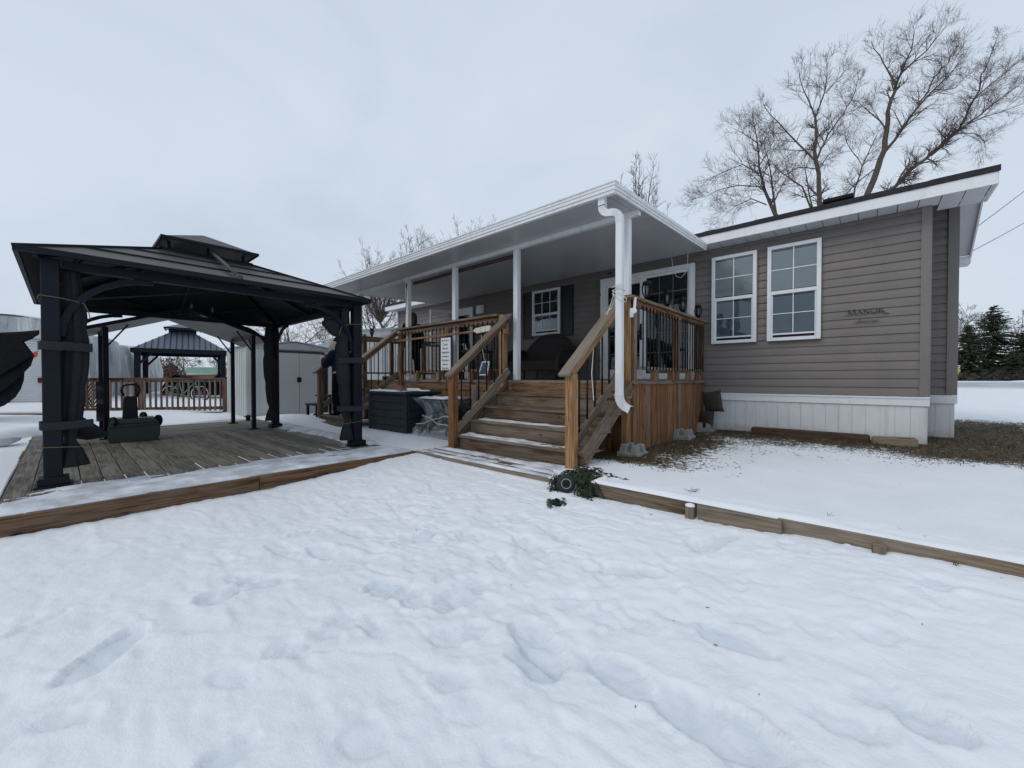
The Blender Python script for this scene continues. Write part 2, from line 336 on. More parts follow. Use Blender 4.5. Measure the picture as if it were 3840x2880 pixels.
# ================================================================ GROUND
FX,FY=-4.42,3.07
PRINTS=[ # (x0,y0,x1,y1 in source px, width m, depth m)
 (262,2510,520,2315,.13,.05),(745,2222,905,2165,.13,.05),(900,2150,1090,2135,.13,.04),
 (1400,2150,1520,2190,.15,.055),(1500,2170,1590,2230,.12,.045),(1620,2240,1830,2150,.14,.05),
 (1955,2290,2110,2450,.14,.06),(1940,2380,2080,2500,.13,.05),(2240,2430,2430,2560,.15,.06),(2635,2345,2915,2470,.125,.05),
 (2470,2560,2930,2790,.17,.075),(2600,2100,2770,2040,.13,.035),(3020,2050,3280,2100,.13,.03),(2260,2125,2480,2165,.12,.045),
 (3360,2660,3650,2810,.13,.055),(820,2790,900,2740,.10,.04),(3130,2690,3220,2725,.09,.03),(200,2655,290,2640,.08,.025),
 (1090,1985,1180,1960,.11,.03),(1300,1960,1380,1985,.11,.03),(1180,2020,1240,2060,.12,.03),(1500,2010,1650,1970,.12,.03),
 (1950,2010,2060,2090,.11,.035),(1850,2060,1900,2120,.10,.03),(1020,2010,1080,2040,.11,.03),(1620,2350,1830,2300,.12,.035),
 (1330,2260,1220,2330,.10,.025),(1700,2100,1640,2150,.10,.025),(2060,1900,2130,1930,.1,.02),(1470,1900,1560,1880,.1,.025),
 (1700,2000,1790,1985,.1,.03),(2250,2270,2330,2310,.09,.02),(40,2340,250,2250,.05,.02)]
_r=random.Random(4)
for _i in range(26):
    _x,_y=_r.uniform(700,3500),_r.uniform(1930,2800); _a=_r.uniform(-1.1,.5); _l=_r.uniform(60,120)*(.35+(_y-1500)/1300); PRINTS.append((_x,_y,_x+_l*math.cos(_a),_y-_l*math.sin(_a)*.5,_r.uniform(.08,.12),_r.uniform(.014,.028)))
WET_SHADE=None
def ground_z(X,Y):
    global WET_SHADE
    W_=np.zeros_like(X)
    r=np.hypot(X,Y)
    up=-.955+.045*sst(-2.6,-1.8,X)+.03*sst(3.2,7.5,Y)*sst(-3,-1,X)
    up=up+.65*sst(10,48,r)
    up=up+.035*(fbm(X*1.3,Y*1.3,3,11)-.5)
    up=up+.06*0*X+.05*np.exp(-((X+5.9)**2/1.2+(Y-3.55)**2/.06))+.16*np.exp(-((X+9.3)**2/2.6+(Y-3.45)**2/.12))+.08*np.exp(-((X+11.5)**2/1+(Y-2.4)**2/.2))
    up=up+.10*sst(-12.5,-14,X)*sst(4,2,Y)+.14*sst(-15,-16.5,X)
    wall=sst(.30,.0,np.abs(X-FX))
    # terrace under the garden deck is kept lower than the boards
    und=((X<FX)&(X>-10.6)&(Y>-.34)&(Y<3.05)); up=np.where(und,-1.16,up)
    up=np.where((X>-9.3)&(X<-2.2)&(Y>4.9),-1.0,up)
    lo=-1.13+.115*sst(1.2,3.1,Y)+.035*sst(-1,2,X)+.05*sst(.5,2.5,Y)*sst(-2,.8,X)+.04*sst(-3.2,-4.4,X)
    lo=lo+.030*(fbm(X*.9,Y*.9,3,3)-.5)+.012*(fbm(X*3.1,Y*4.2,4,5)-.5)
    rg=1-np.abs(2*fbm(X*1.7+.8*fbm(X*3,Y*3,2,8),Y*2.3,4,21)-1); lo=lo+.030*np.clip(rg-.86,0,1)/.14*sst(3.4,1.2,np.abs(Y-2))*.22
    lo=lo+.016*(fbm(X*8,Y*14,4,9)-.5)+.006*np.clip(vnoise(X*30,Y*30,19)-.72,0,1)*3*sst(.52,.62,fbm(X*1.5,Y*1.5,2,33))
    for k,(a,b,c,d,w,dep) in enumerate(PRINTS):
        p,q=onz(a,b,-1.08),onz(c,d,-1.08); cx,cy=(p.x+q.x)/2,(p.y+q.y)/2; dx,dy=q.x-p.x,q.y-p.y; l=math.hypot(dx,dy); ux,uy=dx/l,dy/l
        l=max(l,.16); msk=(np.abs(X-cx)<.5)&(np.abs(Y-cy)<.5)
        if not msk.any(): continue
        x_,y_=X[msk],Y[msk]
        u=((x_-cx)*ux+(y_-cy)*uy)/(l*.56); v=(-(x_-cx)*uy+(y_-cy)*ux)/(w*.56); v=v*(1+.18*u)
        rr=np.sqrt(np.abs(u)**2.6+np.abs(v)**2.2)+.50*(fbm(x_*10+k,y_*10,4,40+k,.6)-.5)
        big=dep>.036
        lo[msk]+=-(.50 if big else .6)*dep*sst(1.03,.89,rr)*(1-.10*np.sin(u*7)-.35*(fbm(x_*14,y_*14,3,90+k)-.3))+(.006 if big else .0)*np.exp(-((rr-1.15)/.10)**2)*np.clip(vnoise(x_*26,y_*26,70+k)-.35,0,1)*2
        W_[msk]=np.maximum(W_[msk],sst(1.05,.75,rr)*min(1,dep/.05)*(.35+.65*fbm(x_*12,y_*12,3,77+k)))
    act=np.zeros_like(X)
    for (a,b,c,d,w_,dp_) in PRINTS:
        p,q=onz((a+c)/2,(b+d)/2,-1.08),0; act=np.maximum(act,np.exp(-((X-p.x)**2+(Y-p.y)**2)/.07))
    lo=lo+act*(.020*(fbm(X*9,Y*9,4,123,.62)-.5)+.006*np.clip(fbm(X*24,Y*24,2,140)-.58,0,1)*4)
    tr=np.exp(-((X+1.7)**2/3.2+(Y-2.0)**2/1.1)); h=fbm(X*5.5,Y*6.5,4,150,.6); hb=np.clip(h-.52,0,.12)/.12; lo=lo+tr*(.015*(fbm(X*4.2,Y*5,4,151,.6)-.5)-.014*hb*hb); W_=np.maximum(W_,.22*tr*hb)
    cr=1-np.abs(2*fbm(X*2.6+1.1*fbm(X*4,Y*4,2,8),Y*3.1,3,161)-1); lo=lo-.012*np.clip(cr-.93,0,1)/.07*(.3+tr)
    if WET_SHADE is None: WET_SHADE=W_*.8
    lower=(X>FX)&(Y<FY)
    far=sst(-1.4,-6,Y); lo=lo*(1-far)+(-1.0)*far
    return np.where(lower,lo,up)
def bare_mask(X,Y):
    a=sst(2.7,.3,7.7-Y)*sst(-2.6,-2.2,X)*sst(1.6,.6,X)*(Y<8.4)
    b=sst(1.7,.1,X+2.15)*sst(3.6,4.3,Y)*sst(7.9,7.4,Y)*(X>-2.6)
    c=1.05*np.exp(-(((X-1.05-.10*(Y-7))/.95)**4))*sst(5.6,7.0,Y)*sst(15.5,10,Y)
    d=.25*np.exp(-((X+9.8)**2/.5+(Y-1.5)**2))
    return np.clip(np.maximum(np.maximum(a,b),c),0,1.1)
def axis(lo,hi,step,mlo,mhi,mstep,extra):
    a=list(np.arange(lo,hi,step)); b=list(np.arange(mlo,lo,mstep))+list(np.arange(hi,mhi,mstep)); q=[]; x=mhi;s=mstep
    while x<700: q.append(x); s*=1.25; x+=s
    x=mlo;s=mstep
    while x>-700: q.append(x); s*=1.25; x-=s
    return np.array(sorted(set([round(float(t),5) for t in a+b+q+extra])))
WET_SHADE=None
gx=axis(-4.40,3.2,.0145,-22,9,.09,[FX-.004,FX+.004]); gy=axis(-.7,3.05,.0145,-7,14,.09,[FY-.004,FY+.004])
GX,GY=np.meshgrid(gx,gy,indexing='ij'); GZ=ground_z(GX,GY)
def np_grid(name,GX,GY,GZ,mat,attrs={}):
    nx,ny=GX.shape; co=np.stack([GX,GY,GZ],-1).reshape(-1,3); idx=np.arange(nx*ny).reshape(nx,ny)
    f=np.stack([idx[:-1,:-1],idx[1:,:-1],idx[1:,1:],idx[:-1,1:]],-1).reshape(-1,4)
    me=bpy.data.meshes.new(name); me.vertices.add(len(co)); me.vertices.foreach_set('co',co.ravel().astype(np.float32))
    me.loops.add(f.size); me.loops.foreach_set('vertex_index',f.ravel().astype(np.int32)); me.polygons.add(len(f))
    me.polygons.foreach_set('loop_start',np.arange(0,f.size,4,dtype=np.int32)); me.polygons.foreach_set('loop_total',np.full(len(f),4,dtype=np.int32))
    me.polygons.foreach_set('use_smooth',np.ones(len(f),dtype=bool)); me.update(calc_edges=True)
    for k,a in attrs.items():
        t=me.attributes.new(k,'FLOAT','POINT'); t.data.foreach_set('value',a.ravel().astype(np.float32))
    me.materials.append(M[mat]); o=bpy.data.objects.new(name,me); COL.objects.link(o); return o
rr_=np.hypot(GX,GY); road=sst(30,34,rr_)*sst(48,42,rr_)*.9
tag(np_grid('snowy_ground',GX,GY,GZ,'ground',{'bare':bare_mask(GX,GY),'road':road,'wet_shade':WET_SHADE*((GX>FX)&(GY<FY))}),'snow covered yard with footprints and a bare grassy patch by the house corner','ground',kind='structure')
def gz(x,y): return float(ground_z(np.array([x]),np.array([y]))[0])
# grass and leaf litter on the bare strips
def litter(name,mat,n,blade,label,seed,fn):
    rs=np.random.RandomState(seed); X=[];
    xs=rs.uniform(-2.25,3.2,n*9); ys=rs.uniform(3.6,12.5,n*9); b=bare_mask(xs,ys); k=(fbm(xs*2.3,ys*2.3,3,77)*1.1+b*.9-.35)>rs.uniform(.35,1.15,n*9); k&=~((ys>7.62)&(xs<.62)); k&=b>.16; k&=fn(xs,ys)
    xs=xs[k][:n]; ys=ys[k][:n]; zs=ground_z(xs,ys); m=MB()
    for x,y,z in zip(xs,ys,zs):
        a=rs.uniform(0,6.28); l=rs.uniform(.018,.042)*(2.1 if blade else 1); t=rs.uniform(.1,.6); d=V((math.cos(a),math.sin(a),0)); w=V((-d.y,d.x,0))*(.004 if blade else l*.3); p=V((x,y,z-.004))
        e=p+d*l*(.7 if blade else 1)+V((0,0,l*(.55 if blade else .25)*t*1.6)); mid=p+d*l*.5+V((0,0,l*.35*t))
        m.add([p-w*.5,mid-w,e,mid+w],[(0,1,2,3)],[[(0,0)]*4])
    tag(m.build(name,mat),label,'litter' if not blade else 'grass',kind='stuff')
litter('dead_leaves','leaf',9500,False,'brown dead leaves scattered on thin snow along the house and deck',1,lambda x,y:(y<9))
litter('short_grass','blade',15000,True,'dull green winter grass showing through the snow beside the house corner',2,lambda x,y:(y>6.0)|(x<-1.5))
def debris(m):
    rs=random.Random(9)
    for i in range(40):
        x,y=rs.uniform(-3.8,1.8),rs.uniform(1.2,5.8); z=gz(x,y); a=rs.uniform(0,6.28); l=rs.uniform(.005,.012); d=V((math.cos(a),math.sin(a),.1))*l; w=V((-math.sin(a),math.cos(a),.1))*l*.35; p=V((x,y,z+.002)); m.add([p-d,p-w,p+d,p+w],[(0,1,2,3)],[[(0,0)]*4])
_m=MB(); debris(_m); tag(_m.build('snow_debris','leaf'),'tiny dark bits of leaf and bark scattered on the snow','debris',kind='stuff')
# ================================================================ HOUSE
HY=7.7; ZB=-.247; ZT=2.30; XL,XR=-12.1,.583; CO=.1242
home=empty('mobile_home',(-5.6,9.4,-.85),'long single storey home with taupe lap siding, white skirting and black shingle roof','house')
def siding(m,x0,x1,y,z0,z1,face=-1,xaxis=True):
    z=z0; k=0
    while z<z1-1e-3:
        za,zb=z,min(z+CO,z1); zm=(za+zb)/2
        prof=[(.021,za),(.021,za+.004),(.017,zm),(.004,zb)]   # outward offset , z
        r=random.random()
        segs=[x0]; xx=x0+(k*1.37)%3.66+.4
        while xx<x1-.4: segs.append(xx); xx+=3.66
        segs.append(x1); k+=1
        for (sa,sb) in zip(segs[:-1],segs[1:]):
          r=random.random(); e=.0012*(len(segs)%2)+.0015*random.random()
          for (o0,a),(o1,b) in zip([(0.0,za)]+[(q[0]+e,q[1]) for q in prof[:-1]],[(q[0]+e,q[1]) for q in prof]):
            if xaxis: q=[(sa,y+face*o0,a),(sb,y+face*o0,a),(sb,y+face*o1,b),(sa,y+face*o1,b)]
            else: q=[(y+face*o0,sa,a),(y+face*o0,sb,a),(y+face*o1,sb,b),(y+face*o1,sa,b)]
            m.add([V(t) for t in q],[(0,1,2,3)],r=r)
        z+=CO
m=MB(); siding(m,XL,XR,HY-.002,ZB,ZT); siding(m,HY,8.75,XR+.002,ZB,ZT,1,False); siding(m,HY,11.3,XL-.002,ZB,ZT,-1,False); m.build('wall_siding','siding',home)
m=MB(); siding(m,XR,.93,8.748,ZB,2.62); siding(m,8.75,11.3,.932,ZB,2.62,1,False); m.build('recessed_wall_siding','siding',home)
obj('wall_core','dark',lambda m:(m.box(XL+.01,XR-.01,HY+.01,11.3,-.8,2.42),m.box(XR-.02,.92,8.76,11.29,-.8,2.6)),home)
for nm,x0,x1,y in (('corner_trim',XR-.078,XR+.01,HY-.032),('corner_trim',.855,.966,8.705),('corner_trim',XL-.02,XL+.09,HY-.032)):
    box1(nm,'siding2',home,x0,x1,y,y+.06,ZB,ZT if y<8 else 2.6)
box1('corner_trim','siding2',home,XR-.01,XR+.024,HY-.029,HY+.09,ZB,ZT)
# skirting
def skirt(m,x0,x1,y,zb):
    x=x0
    while x<x1:
        m.box(x,min(x+.146,x1),y,y+.02,zb,-.36)
        if x+.152<x1: m.box(x+.146,x+.152,y+.008,y+.02,zb,-.36)
        x+=.152
obj('skirting','skirt',lambda m:skirt(m,-9.3,XR+.004,7.665,-.93),home)
obj('skirting','skirt',lambda m:skirt(m,XR+.01,.94,8.70,-.93),home)
obj('skirting','skirt',lambda m:m.box(.92,.94,8.72,11.3,-.93,-.36),home)
obj('skirting_trim','trim',lambda m:(m.box(-9.3,XR+.02,7.640,7.69,-.372,-.255),m.box(-9.3,XR+.02,7.628,7.66,-.275,-.250)),home)
obj('skirting_trim','trim',lambda m:m.box(XR+.02,.965,8.68,8.74,-.372,-.25),home)
# roof: front eave, soffit, fascia, shingles
EY=7.34; RX0,RX1=-12.35,1.108
def soff(m):
    x=RX0+.02
    while x<RX1-.01:
        x1=min(x+.190,RX1-.01); m.box(x,x1,EY+.012,HY+.02 if x<.5 else 7.98,2.296,2.305); x+=.2
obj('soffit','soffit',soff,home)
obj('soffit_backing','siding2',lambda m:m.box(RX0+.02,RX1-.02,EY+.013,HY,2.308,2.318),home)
box1('fascia','trim',home,RX0,RX1,EY-.012,EY+.012,2.292,2.432)
box1('fascia','trim',home,RX1-.012,RX1+.012,EY+.012,8.0,2.292,2.432)
def roof(m):
    y0,z0,yr,zr,yb,zb=EY-.03,2.445,9.5,2.98,11.8,2.42
    for i in range(70):
        a=RX0-.02+i*(RX1+.04-RX0)/70; b=a+(RX1+.04-RX0)/70; t=random.uniform(-.003,.004)
        m.prism([(a,y0,z0+t-.012),(a,y0,z0+.058+t),(a,yr,zr+.03+t),(a,yb,zb+t),(a,yb,zb-.03),(a,yr,zr-.03)],(b-a,0,0))
obj('roof','shingle',roof,home)
obj('gable_soffit','soffit',lambda m:(m.prism([(.93,9.0,2.84),(1.24,9.0,2.84),(1.24,10.12,2.06),(.93,10.12,2.06)],(0,0,.02)),),home)
obj('gable_fascia','trim',lambda m:(m.prism([(1.235,9.0,2.78),(1.235,9.0,2.92),(1.235,10.12,2.16),(1.235,10.12,2.0)],(.02,0,0)),m.box(.93,1.25,10.1,10.4,1.93,2.05)),home)
obj('roof_vent','blackp',lambda m:(m.box(-.56,-.24,8.35,8.7,2.68,2.87),m.box(-.59,-.21,8.32,8.73,2.87,2.935)),home,bev=.01)
# windows
def window(x0,x1,z0,z1,zm,cols,rows,lc,lr,blind=True,y=7.662):
    t=.055
    fr=MB(); fr.box(x0,x0+t,y-.055,y,z0,z1); fr.box(x1-t,x1,y-.055,y,z0,z1); fr.box(x0+t,x1-t,y-.055,y,z1-t,z1); fr.box(x0+t,x1-t,y-.06,y,z0,z0+t*.95); fr.box(x0+t,x1-t,y-.052,y,zm-.028,zm+.028)
    fr.box(x0+t,x0+t+.022,y-.035,y,z0+t,zm-.028); fr.box(x1-t-.022,x1-t,y-.035,y,z0+t,zm-.028); fr.box(x0+t+.022,x1-t-.022,y-.035,y,z0+t+.04,z0+t+.065)
    w=fr.build('window','trim',home,bev=.003)
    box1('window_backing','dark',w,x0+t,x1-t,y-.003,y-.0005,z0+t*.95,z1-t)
    box1('pane','glass',w,x0+t,x1-t,y-.028,y-.024,zm+.028,z1-t); box1('pane','glassd',w,x0+t+.022,x1-t-.022,y-.028,y-.024,z0+t+.065,zm-.028)
    mu=MB(); a0,a1=x0+t,x1-t; b0,b1=zm+.028,z1-t
    for i in range(1,cols): c=a0+(a1-a0)*i/cols; mu.box(c-.007,c+.007,y-.034,y-.0285,b0,b1)
    for i in range(1,rows): c=b0+(b1-b0)*i/rows; mu.box(a0,a1,y-.036,y-.0345,c-.007,c+.007)
    b0,b1=z0+t+.065,zm-.028; a0+=.022;a1-=.022
    for i in range(1,lc): c=a0+(a1-a0)*i/lc; mu.box(c-.006,c+.006,y-.034,y-.0285,b0,b1)
    for i in range(1,lr): c=b0+(b1-b0)*i/lr; mu.box(a0,a1,y-.036,y-.0345,c-.006,c+.006)
    mu.build('muntin','trim',w)
    if blind:
        bl=MB(); z=z0+t+.06
        while z<z1-t-.02:
            if abs(z-zm)>.05: bl.ob(((x0+x1)/2,y-.010,z),[V((1,0,0)),V((0,math.sin(.16),math.cos(.16))),V((0,math.cos(.16),-math.sin(.16)))],[(x1-x0)/2-t-.004,.019,.0008])
            z+=.036
        bl.build('blind','blind',w)
    return w
window(-2.084,-1.397,.605,2.116,1.371,2,2,2,2)
window(-1.247,-.552,.602,2.123,1.371,2,2,2,2)
window(-6.14,-5.327,1.03,2.108,1.52,3,2,3,1,False)
def shut(m,x0,x1):
    m.box(x0,x0+.05,7.635,7.69,.98,2.115); m.box(x1-.05,x1,7.635,7.69,.98,2.115); m.box(x0+.05,x1-.05,7.635,7.69,2.05,2.115); m.box(x0+.05,x1-.05,7.635,7.69,.98,1.05); m.box(x0+.05,x1-.05,7.637,7.69,1.5,1.56); m.box(x0+.04,x1-.04,7.65,7.688,1.0,2.1)
    z=1.07
    while z<2.04: m.bar((x0+.05,7.661,z),(x1-.05,7.661,z),.02,.016); z+=.03
obj('shutter','shutter',lambda m:shut(m,-6.46,-6.15),home); obj('shutter','shutter',lambda m:shut(m,-5.315,-4.99),home)
# sliding patio door
def pdoor():
    x0,x1,z0,z1=-4.27,-2.372,-.02,2.092; y=7.662; f=MB()
    f.box(x0,x0+.07,y-.07,y,z0,z1); f.box(x1-.09,x1,y-.07,y,z0,z1); f.box(x0+.07,x1-.09,y-.07,y,z1-.08,z1); f.box(x0+.07,x1-.09,y-.07,y,z0,z0+.05)
    d=f.build('patio_door','trim',home,bev=.004)
    g=MB(); g.box(x0+.07,x0+.17,y-.05,y-.01,z0+.05,z1-.08); g.box(-3.395,-3.345,y-.062,y-.01,z0+.05,z1-.08); g.box(x0+.17,-3.395,y-.05,y-.01,z1-.2,z1-.08); g.box(x0+.17,-3.395,y-.05,y-.01,z0+.05,z0+.2)
    g.build('fixed_sash','trim',d)
    g=MB(); g.box(-3.345,-3.28,y-.03,y-.005,z0+.05,z1-.08); g.box(-2.50,-2.462,y-.03,y-.005,z0+.05,z1-.08); g.box(-3.28,-2.50,y-.03,y-.005,z1-.13,z1-.08); g.box(-3.28,-2.50,y-.03,y-.005,z0+.05,z0+.12)
    g.build('sliding_sash','trim',d)
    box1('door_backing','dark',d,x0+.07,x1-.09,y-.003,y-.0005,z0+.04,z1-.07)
    box1('pane','glassd',d,x0+.17,-3.395,y-.035,y-.031,z0+.2,z1-.2); box1('pane','glassd',d,-3.28,-2.50,y-.024,y-.020,z0+.12,z1-.13)
    mu=MB()
    for i in range(1,5): c=.12+i*.38; mu.box(x0+.17,-3.395,y-.040,y-.0355,c-.007,c+.007); mu.box(-3.28,-2.5,y-.029,y-.0245,c-.007,c+.007)
    for c in (-3.02,-2.76): mu.box(c-.006,c+.006,y-.0315,y-.0295,z0+.12,z1-.13)
    for c in (-3.87,-3.63): mu.box(c-.006,c+.006,y-.043,y-.0405,z0+.2,z1-.2)
    mu.build('muntin','siding2',d)
    obj('handle','black',lambda m:(m.tube([(-3.37,y-.065,.80),(-3.37,y-.11,.84),(-3.37,y-.11,1.0),(-3.37,y-.065,1.04)],.011),m.box(-3.39,-3.35,y-.068,y-.06,.76,1.08)),d)
    box1('curtain','signw',d,-3.22,-2.78,y-.012,y-.008,1.25,1.44)  # pale panel added as painted daylight from a window across the room
    obj('bell_ornament','black',lambda m:(m.lathe([(.001,.11),(.02,.10),(.035,.05),(.06,0),(.001,.0)],(-2.93,y-.017,1.26),12),),d)
    for z in (.35,1.0,1.75): box1('hinge','black',d,x0-.004,x0+.012,y-.074,y-.05,z,z+.05)
pdoor()
# far entrance door, storm door swung open, wall lamp
fd=MB(); y=7.662
fd.box(-9.0,-8.93,y-.05,y,0,2.0); fd.box(-8.35,-8.28,y-.05,y,0,2.0); fd.box(-8.93,-8.35,y-.05,y,1.93,2.0)
fd=fd.build('entrance_door','trim',home)
box1('door_leaf','trim',fd,-8.93,-8.35,y-.02,y-.005,0,1.93); box1('pane','glass',fd,-8.85,-8.43,y-.028,y-.021,1.0,1.80)
sd=MB(); a=V((-9.0,7.64,0)); b=V((-9.3,6.95,0))
for z0,z1 in ((0,.12),(.95,1.02),(1.88,1.96)): sd.bar(a+V((0,0,(z0+z1)/2)),b+V((0,0,(z0+z1)/2)),.03,z1-z0)
for p in (a,b): sd.bar(p,p+V((0,0,1.96)),.05,.03,up=(0,1,0))
sd=sd.build('storm_door','trim',home); obj('pane','clear',lambda m:m.bar(a+V((0,0,1.45)),b+V((0,0,1.45)),.004,.84),sd)
obj('wall_lamp','trim',lambda m:(m.box(-8.12,-7.86,y-.06,y,1.78,2.0),m.box(-8.07,-7.91,y-.075,y-.06,1.83,1.95)),home)
obj('wall_socket','black',lambda m:m.box(-4.12,-4.06,7.64,7.69,2.2,2.22),home)
# maker's lettering on the siding: MANOR in serif capitals
def serif():
    y0=7.662; L={}
    th,tk=.0065,.0135
    def st(m,pts,w):
        for (ax,az),(bx,bz) in zip(pts[:-1],pts[1:]): m.bar((ax,y0,az),(bx,y0,bz),.002,w,up=(-(bz-az),0,(bx-ax)))
    m=MB(); zb=.932
    def M_(x,h): st(m,[(x+.006,zb),(x+.012,zb+h)],th); st(m,[(x+.012,zb+h),(x+.045,zb)],tk); st(m,[(x+.045,zb),(x+.078,zb+h)],th); st(m,[(x+.08,zb+h),(x+.084,zb)],tk); [st(m,[(x+u-.011,z),(x+u+.011,z)],.0025) for u,z in ((.006,zb),(.084,zb),(.012,zb+h),(.08,zb+h))]
    def A_(x,h): st(m,[(x,zb),(x+.028,zb+h)],th); st(m,[(x+.028,zb+h),(x+.058,zb)],tk); st(m,[(x+.012,zb+h*.38),(x+.045,zb+h*.38)],.003); [st(m,[(x+u-.01,zb),(x+u+.01,zb)],.0025) for u in (0,.058)]
    def N_(x,h): st(m,[(x,zb),(x,zb+h)],th); st(m,[(x,zb+h),(x+.05,zb)],tk); st(m,[(x+.05,zb),(x+.05,zb+h)],th); [st(m,[(x+u-.01,z),(x+u+.01,z)],.0025) for u,z in ((0,zb),(.05,zb+h),(0,zb+h))]
    def O_(x,h):
        c=(x+.036,zb+h/2)
        for i in range(20):
            a,b=i*math.pi/10,(i+1)*math.pi/10; w=.0035+.006*abs(math.cos((a+b)/2)); st(m,[(c[0]+.036*math.cos(a),c[1]+(h/2+.003)*math.sin(a)),(c[0]+.036*math.cos(b),c[1]+(h/2+.003)*math.sin(b))],w)
    def R_(x,h): st(m,[(x,zb),(x,zb+h)],tk); st(m,[(x,zb+h),(x+.03,zb+h-.002),(x+.036,zb+h*.78),(x+.03,zb+h*.55),(x,zb+h*.5)],.0045); st(m,[(x+.016,zb+h*.5),(x+.052,zb)],tk); [st(m,[(x+u-.01,z),(x+u+.01,z)],.0025) for u,z in ((0,zb),(.052,zb),(0,zb+h))]
    M_(-.245,.064); A_(-.140,.050); N_(-.062,.050); O_(.008,.054); R_(.10,.052)
    st(m,[(-.279,.921),(-.20,.914),(-.05,.919),(.08,.925),(.19,.912),(.205,.905),(.15,.898)],.005)
    m.build('lettering','inkb',home)
    m=MB(); c=(.044,.956); pts=[(0,.017),(.004,.010),(.010,.012),(.009,.004),(.019,.005),(.013,-.004),(.004,-.008),(0,-.015)]; poly=[(c[0]+a,7.661,c[1]+b) for a,b in pts]+[(c[0]-a,7.661,c[1]+b) for a,b in pts[-2:0:-1]]
    m.prism(poly,(0,-.002,0)); m.prism([(-.178,7.661,.812),(-.152,7.661,.820),(-.132,7.661,.831),(-.138,7.661,.805),(-.15,7.661,.797)],(0,-.002,0)); m.build('maple_leaf_emblem','inkr',home)
    textmesh('by',.03,'inkb',(-.105,7.660,.840),(1,0,0),(0,0,1),home)
    textmesh('General Coach',.040,'inkb',(-.022,7.660,.806),(1,0,0),(0,0,1),home,shear=.3,sx=.92,off=.0004)
    textmesh('C A N A D A',.014,'inkb',(.0,7.660,.786),(1,0,0),(0,0,1),home,sx=1.3)
serif()
# ================================================================ PATIO COVER
PX0,PX1,PYF,PYB=-9.55,-2.13,4.08,7.36
def zr(y): return 2.155+(y-PYF)*(2.30-2.155)/(PYB-PYF)
cov=empty('patio_cover',(-5.8,4.8,-.03),'white aluminium patio roof on slim posts covering the wooden porch','patio roof')
def slab(m):
    x=PX0
    while x<PX1-.01:
        x1=min(x+1.22,PX1); m.prism([(x+.003,PYF+.02,zr(PYF)-.085),(x+.003,PYB,zr(PYB)-.085),(x+.003,PYB,zr(PYB)-.01),(x+.003,PYF+.02,zr(PYF)-.01)],(x1-x-.006,0,0)); x+=1.22
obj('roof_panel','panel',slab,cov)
def gut(m):
    for k,(o,a,b) in enumerate(((.0,-.11,-.075),(.012,-.073,-.035),(.020,-.033,.0),(.032,.0,.014))):
        m.box(PX0-.02-o,PX1+.02+o,PYF-.03-o,PYF+.02,zr(PYF)+a,zr(PYF)+b)
obj('gutter_fascia','white',gut,cov)
def endf(m,x,s):
    for k,(o,a,b) in enumerate(((.0,-.10,-.068),(.010,-.066,-.034),(.018,-.032,.012))):
        xx=sorted((x,x+s*(.022+o))); m.prism([(xx[0],PYF+.02,zr(PYF)+a),(xx[0],PYB+.02,zr(PYB)+a),(xx[0],PYB+.02,zr(PYB)+b),(xx[0],PYF+.02,zr(PYF)+b)],(xx[1]-xx[0],0,0))
obj('end_fascia','white',lambda m:endf(m,PX1,1),cov); obj('end_fascia','white',lambda m:endf(m,PX0,-1),cov)
box1('beam','white',cov,PX0+.03,PX1-.02,4.755,4.835,2.035,zr(4.8)-.088,bev=.004)
for x in (-9.2,-7.18,-5.68,-4.18,-2.32):
    box1('post','white',cov,x-.045,x+.045,4.757,4.845 if x>-9 else 4.83,-.03,2.034,bev=.006)
def tubebox(m,pts,w,d,seg=None):
    pts=[V(p) for p in pts]; n=len(pts); vs=[]
    for i,p in enumerate(pts):
        t=(pts[min(i+1,n-1)]-pts[max(i-1,0)]).normalized(); a=V((0,1,0)) ; a=(a-t*a.dot(t))
        if a.length<.1: a=V((1,0,0))
        a.normalize(); b=t.cross(a); k=1+(.11 if (seg and i%2) else 0)
        for s1,s2 in ((-1,-1),(1,-1),(1,1),(-1,1)): vs.append(p+a*s1*d/2*k+b*s2*w/2*k)
    fs=[(i*4+j,i*4+(j+1)%4,(i+1)*4+(j+1)%4,(i+1)*4+j) for i in range(n-1) for j in range(4)]; m.add(vs,fs,[[(0,0)]*4]*len(fs))
dx=-2.085
def arc(c,r,a0,a1,n=9): return [(c[0]+r*math.cos(R(a0+(a1-a0)*i/(n-1))),c[1],c[2]+r*math.sin(R(a0+(a1-a0)*i/(n-1)))) for i in range(n)]
dwn=[(-2.29,4.115,2.06),(-2.29,4.115,1.97)]
el1=[(-2.29,4.115,1.97)]+arc((-2.20,4.12,1.955),.09,180,262,12)+arc((-2.17,4.13,1.775),.085,82,0,16)+[(dx,4.14,1.74)]
obj('downspout','white',lambda m:tubebox(m,[(dx,4.14,1.74),(dx,4.14,1.0),(dx,4.14,-.17)],.078,.062),cov,bev=.004)
obj('outlet','white',lambda m:tubebox(m,dwn,.080,.064),cov)
obj('downspout_elbow','white',lambda m:tubebox(m,el1,.074,.060,True),cov)
obj('downspout_elbow','white',lambda m:(tubebox(m,[(dx,4.14,-.165)]+arc((dx+.15,4.14,-.19),.15,180,245,22)+[(dx+.135,4.14,-.345)],  .074,.062,True),),cov)
obj('downspout_mouth','black',lambda m:tubebox(m,[(dx+.125,4.14,-.342),(dx+.137,4.14,-.347)],.066,.052),cov)
tag(obj('rolled_blind','brownroll',lambda m:m.tube([(-7.12,4.90,1.985),(-5.7,4.9,1.99),(-4.24,4.90,1.99)],.032,10)),'dark brown rolled up sun blind under the patio roof beam','blind')
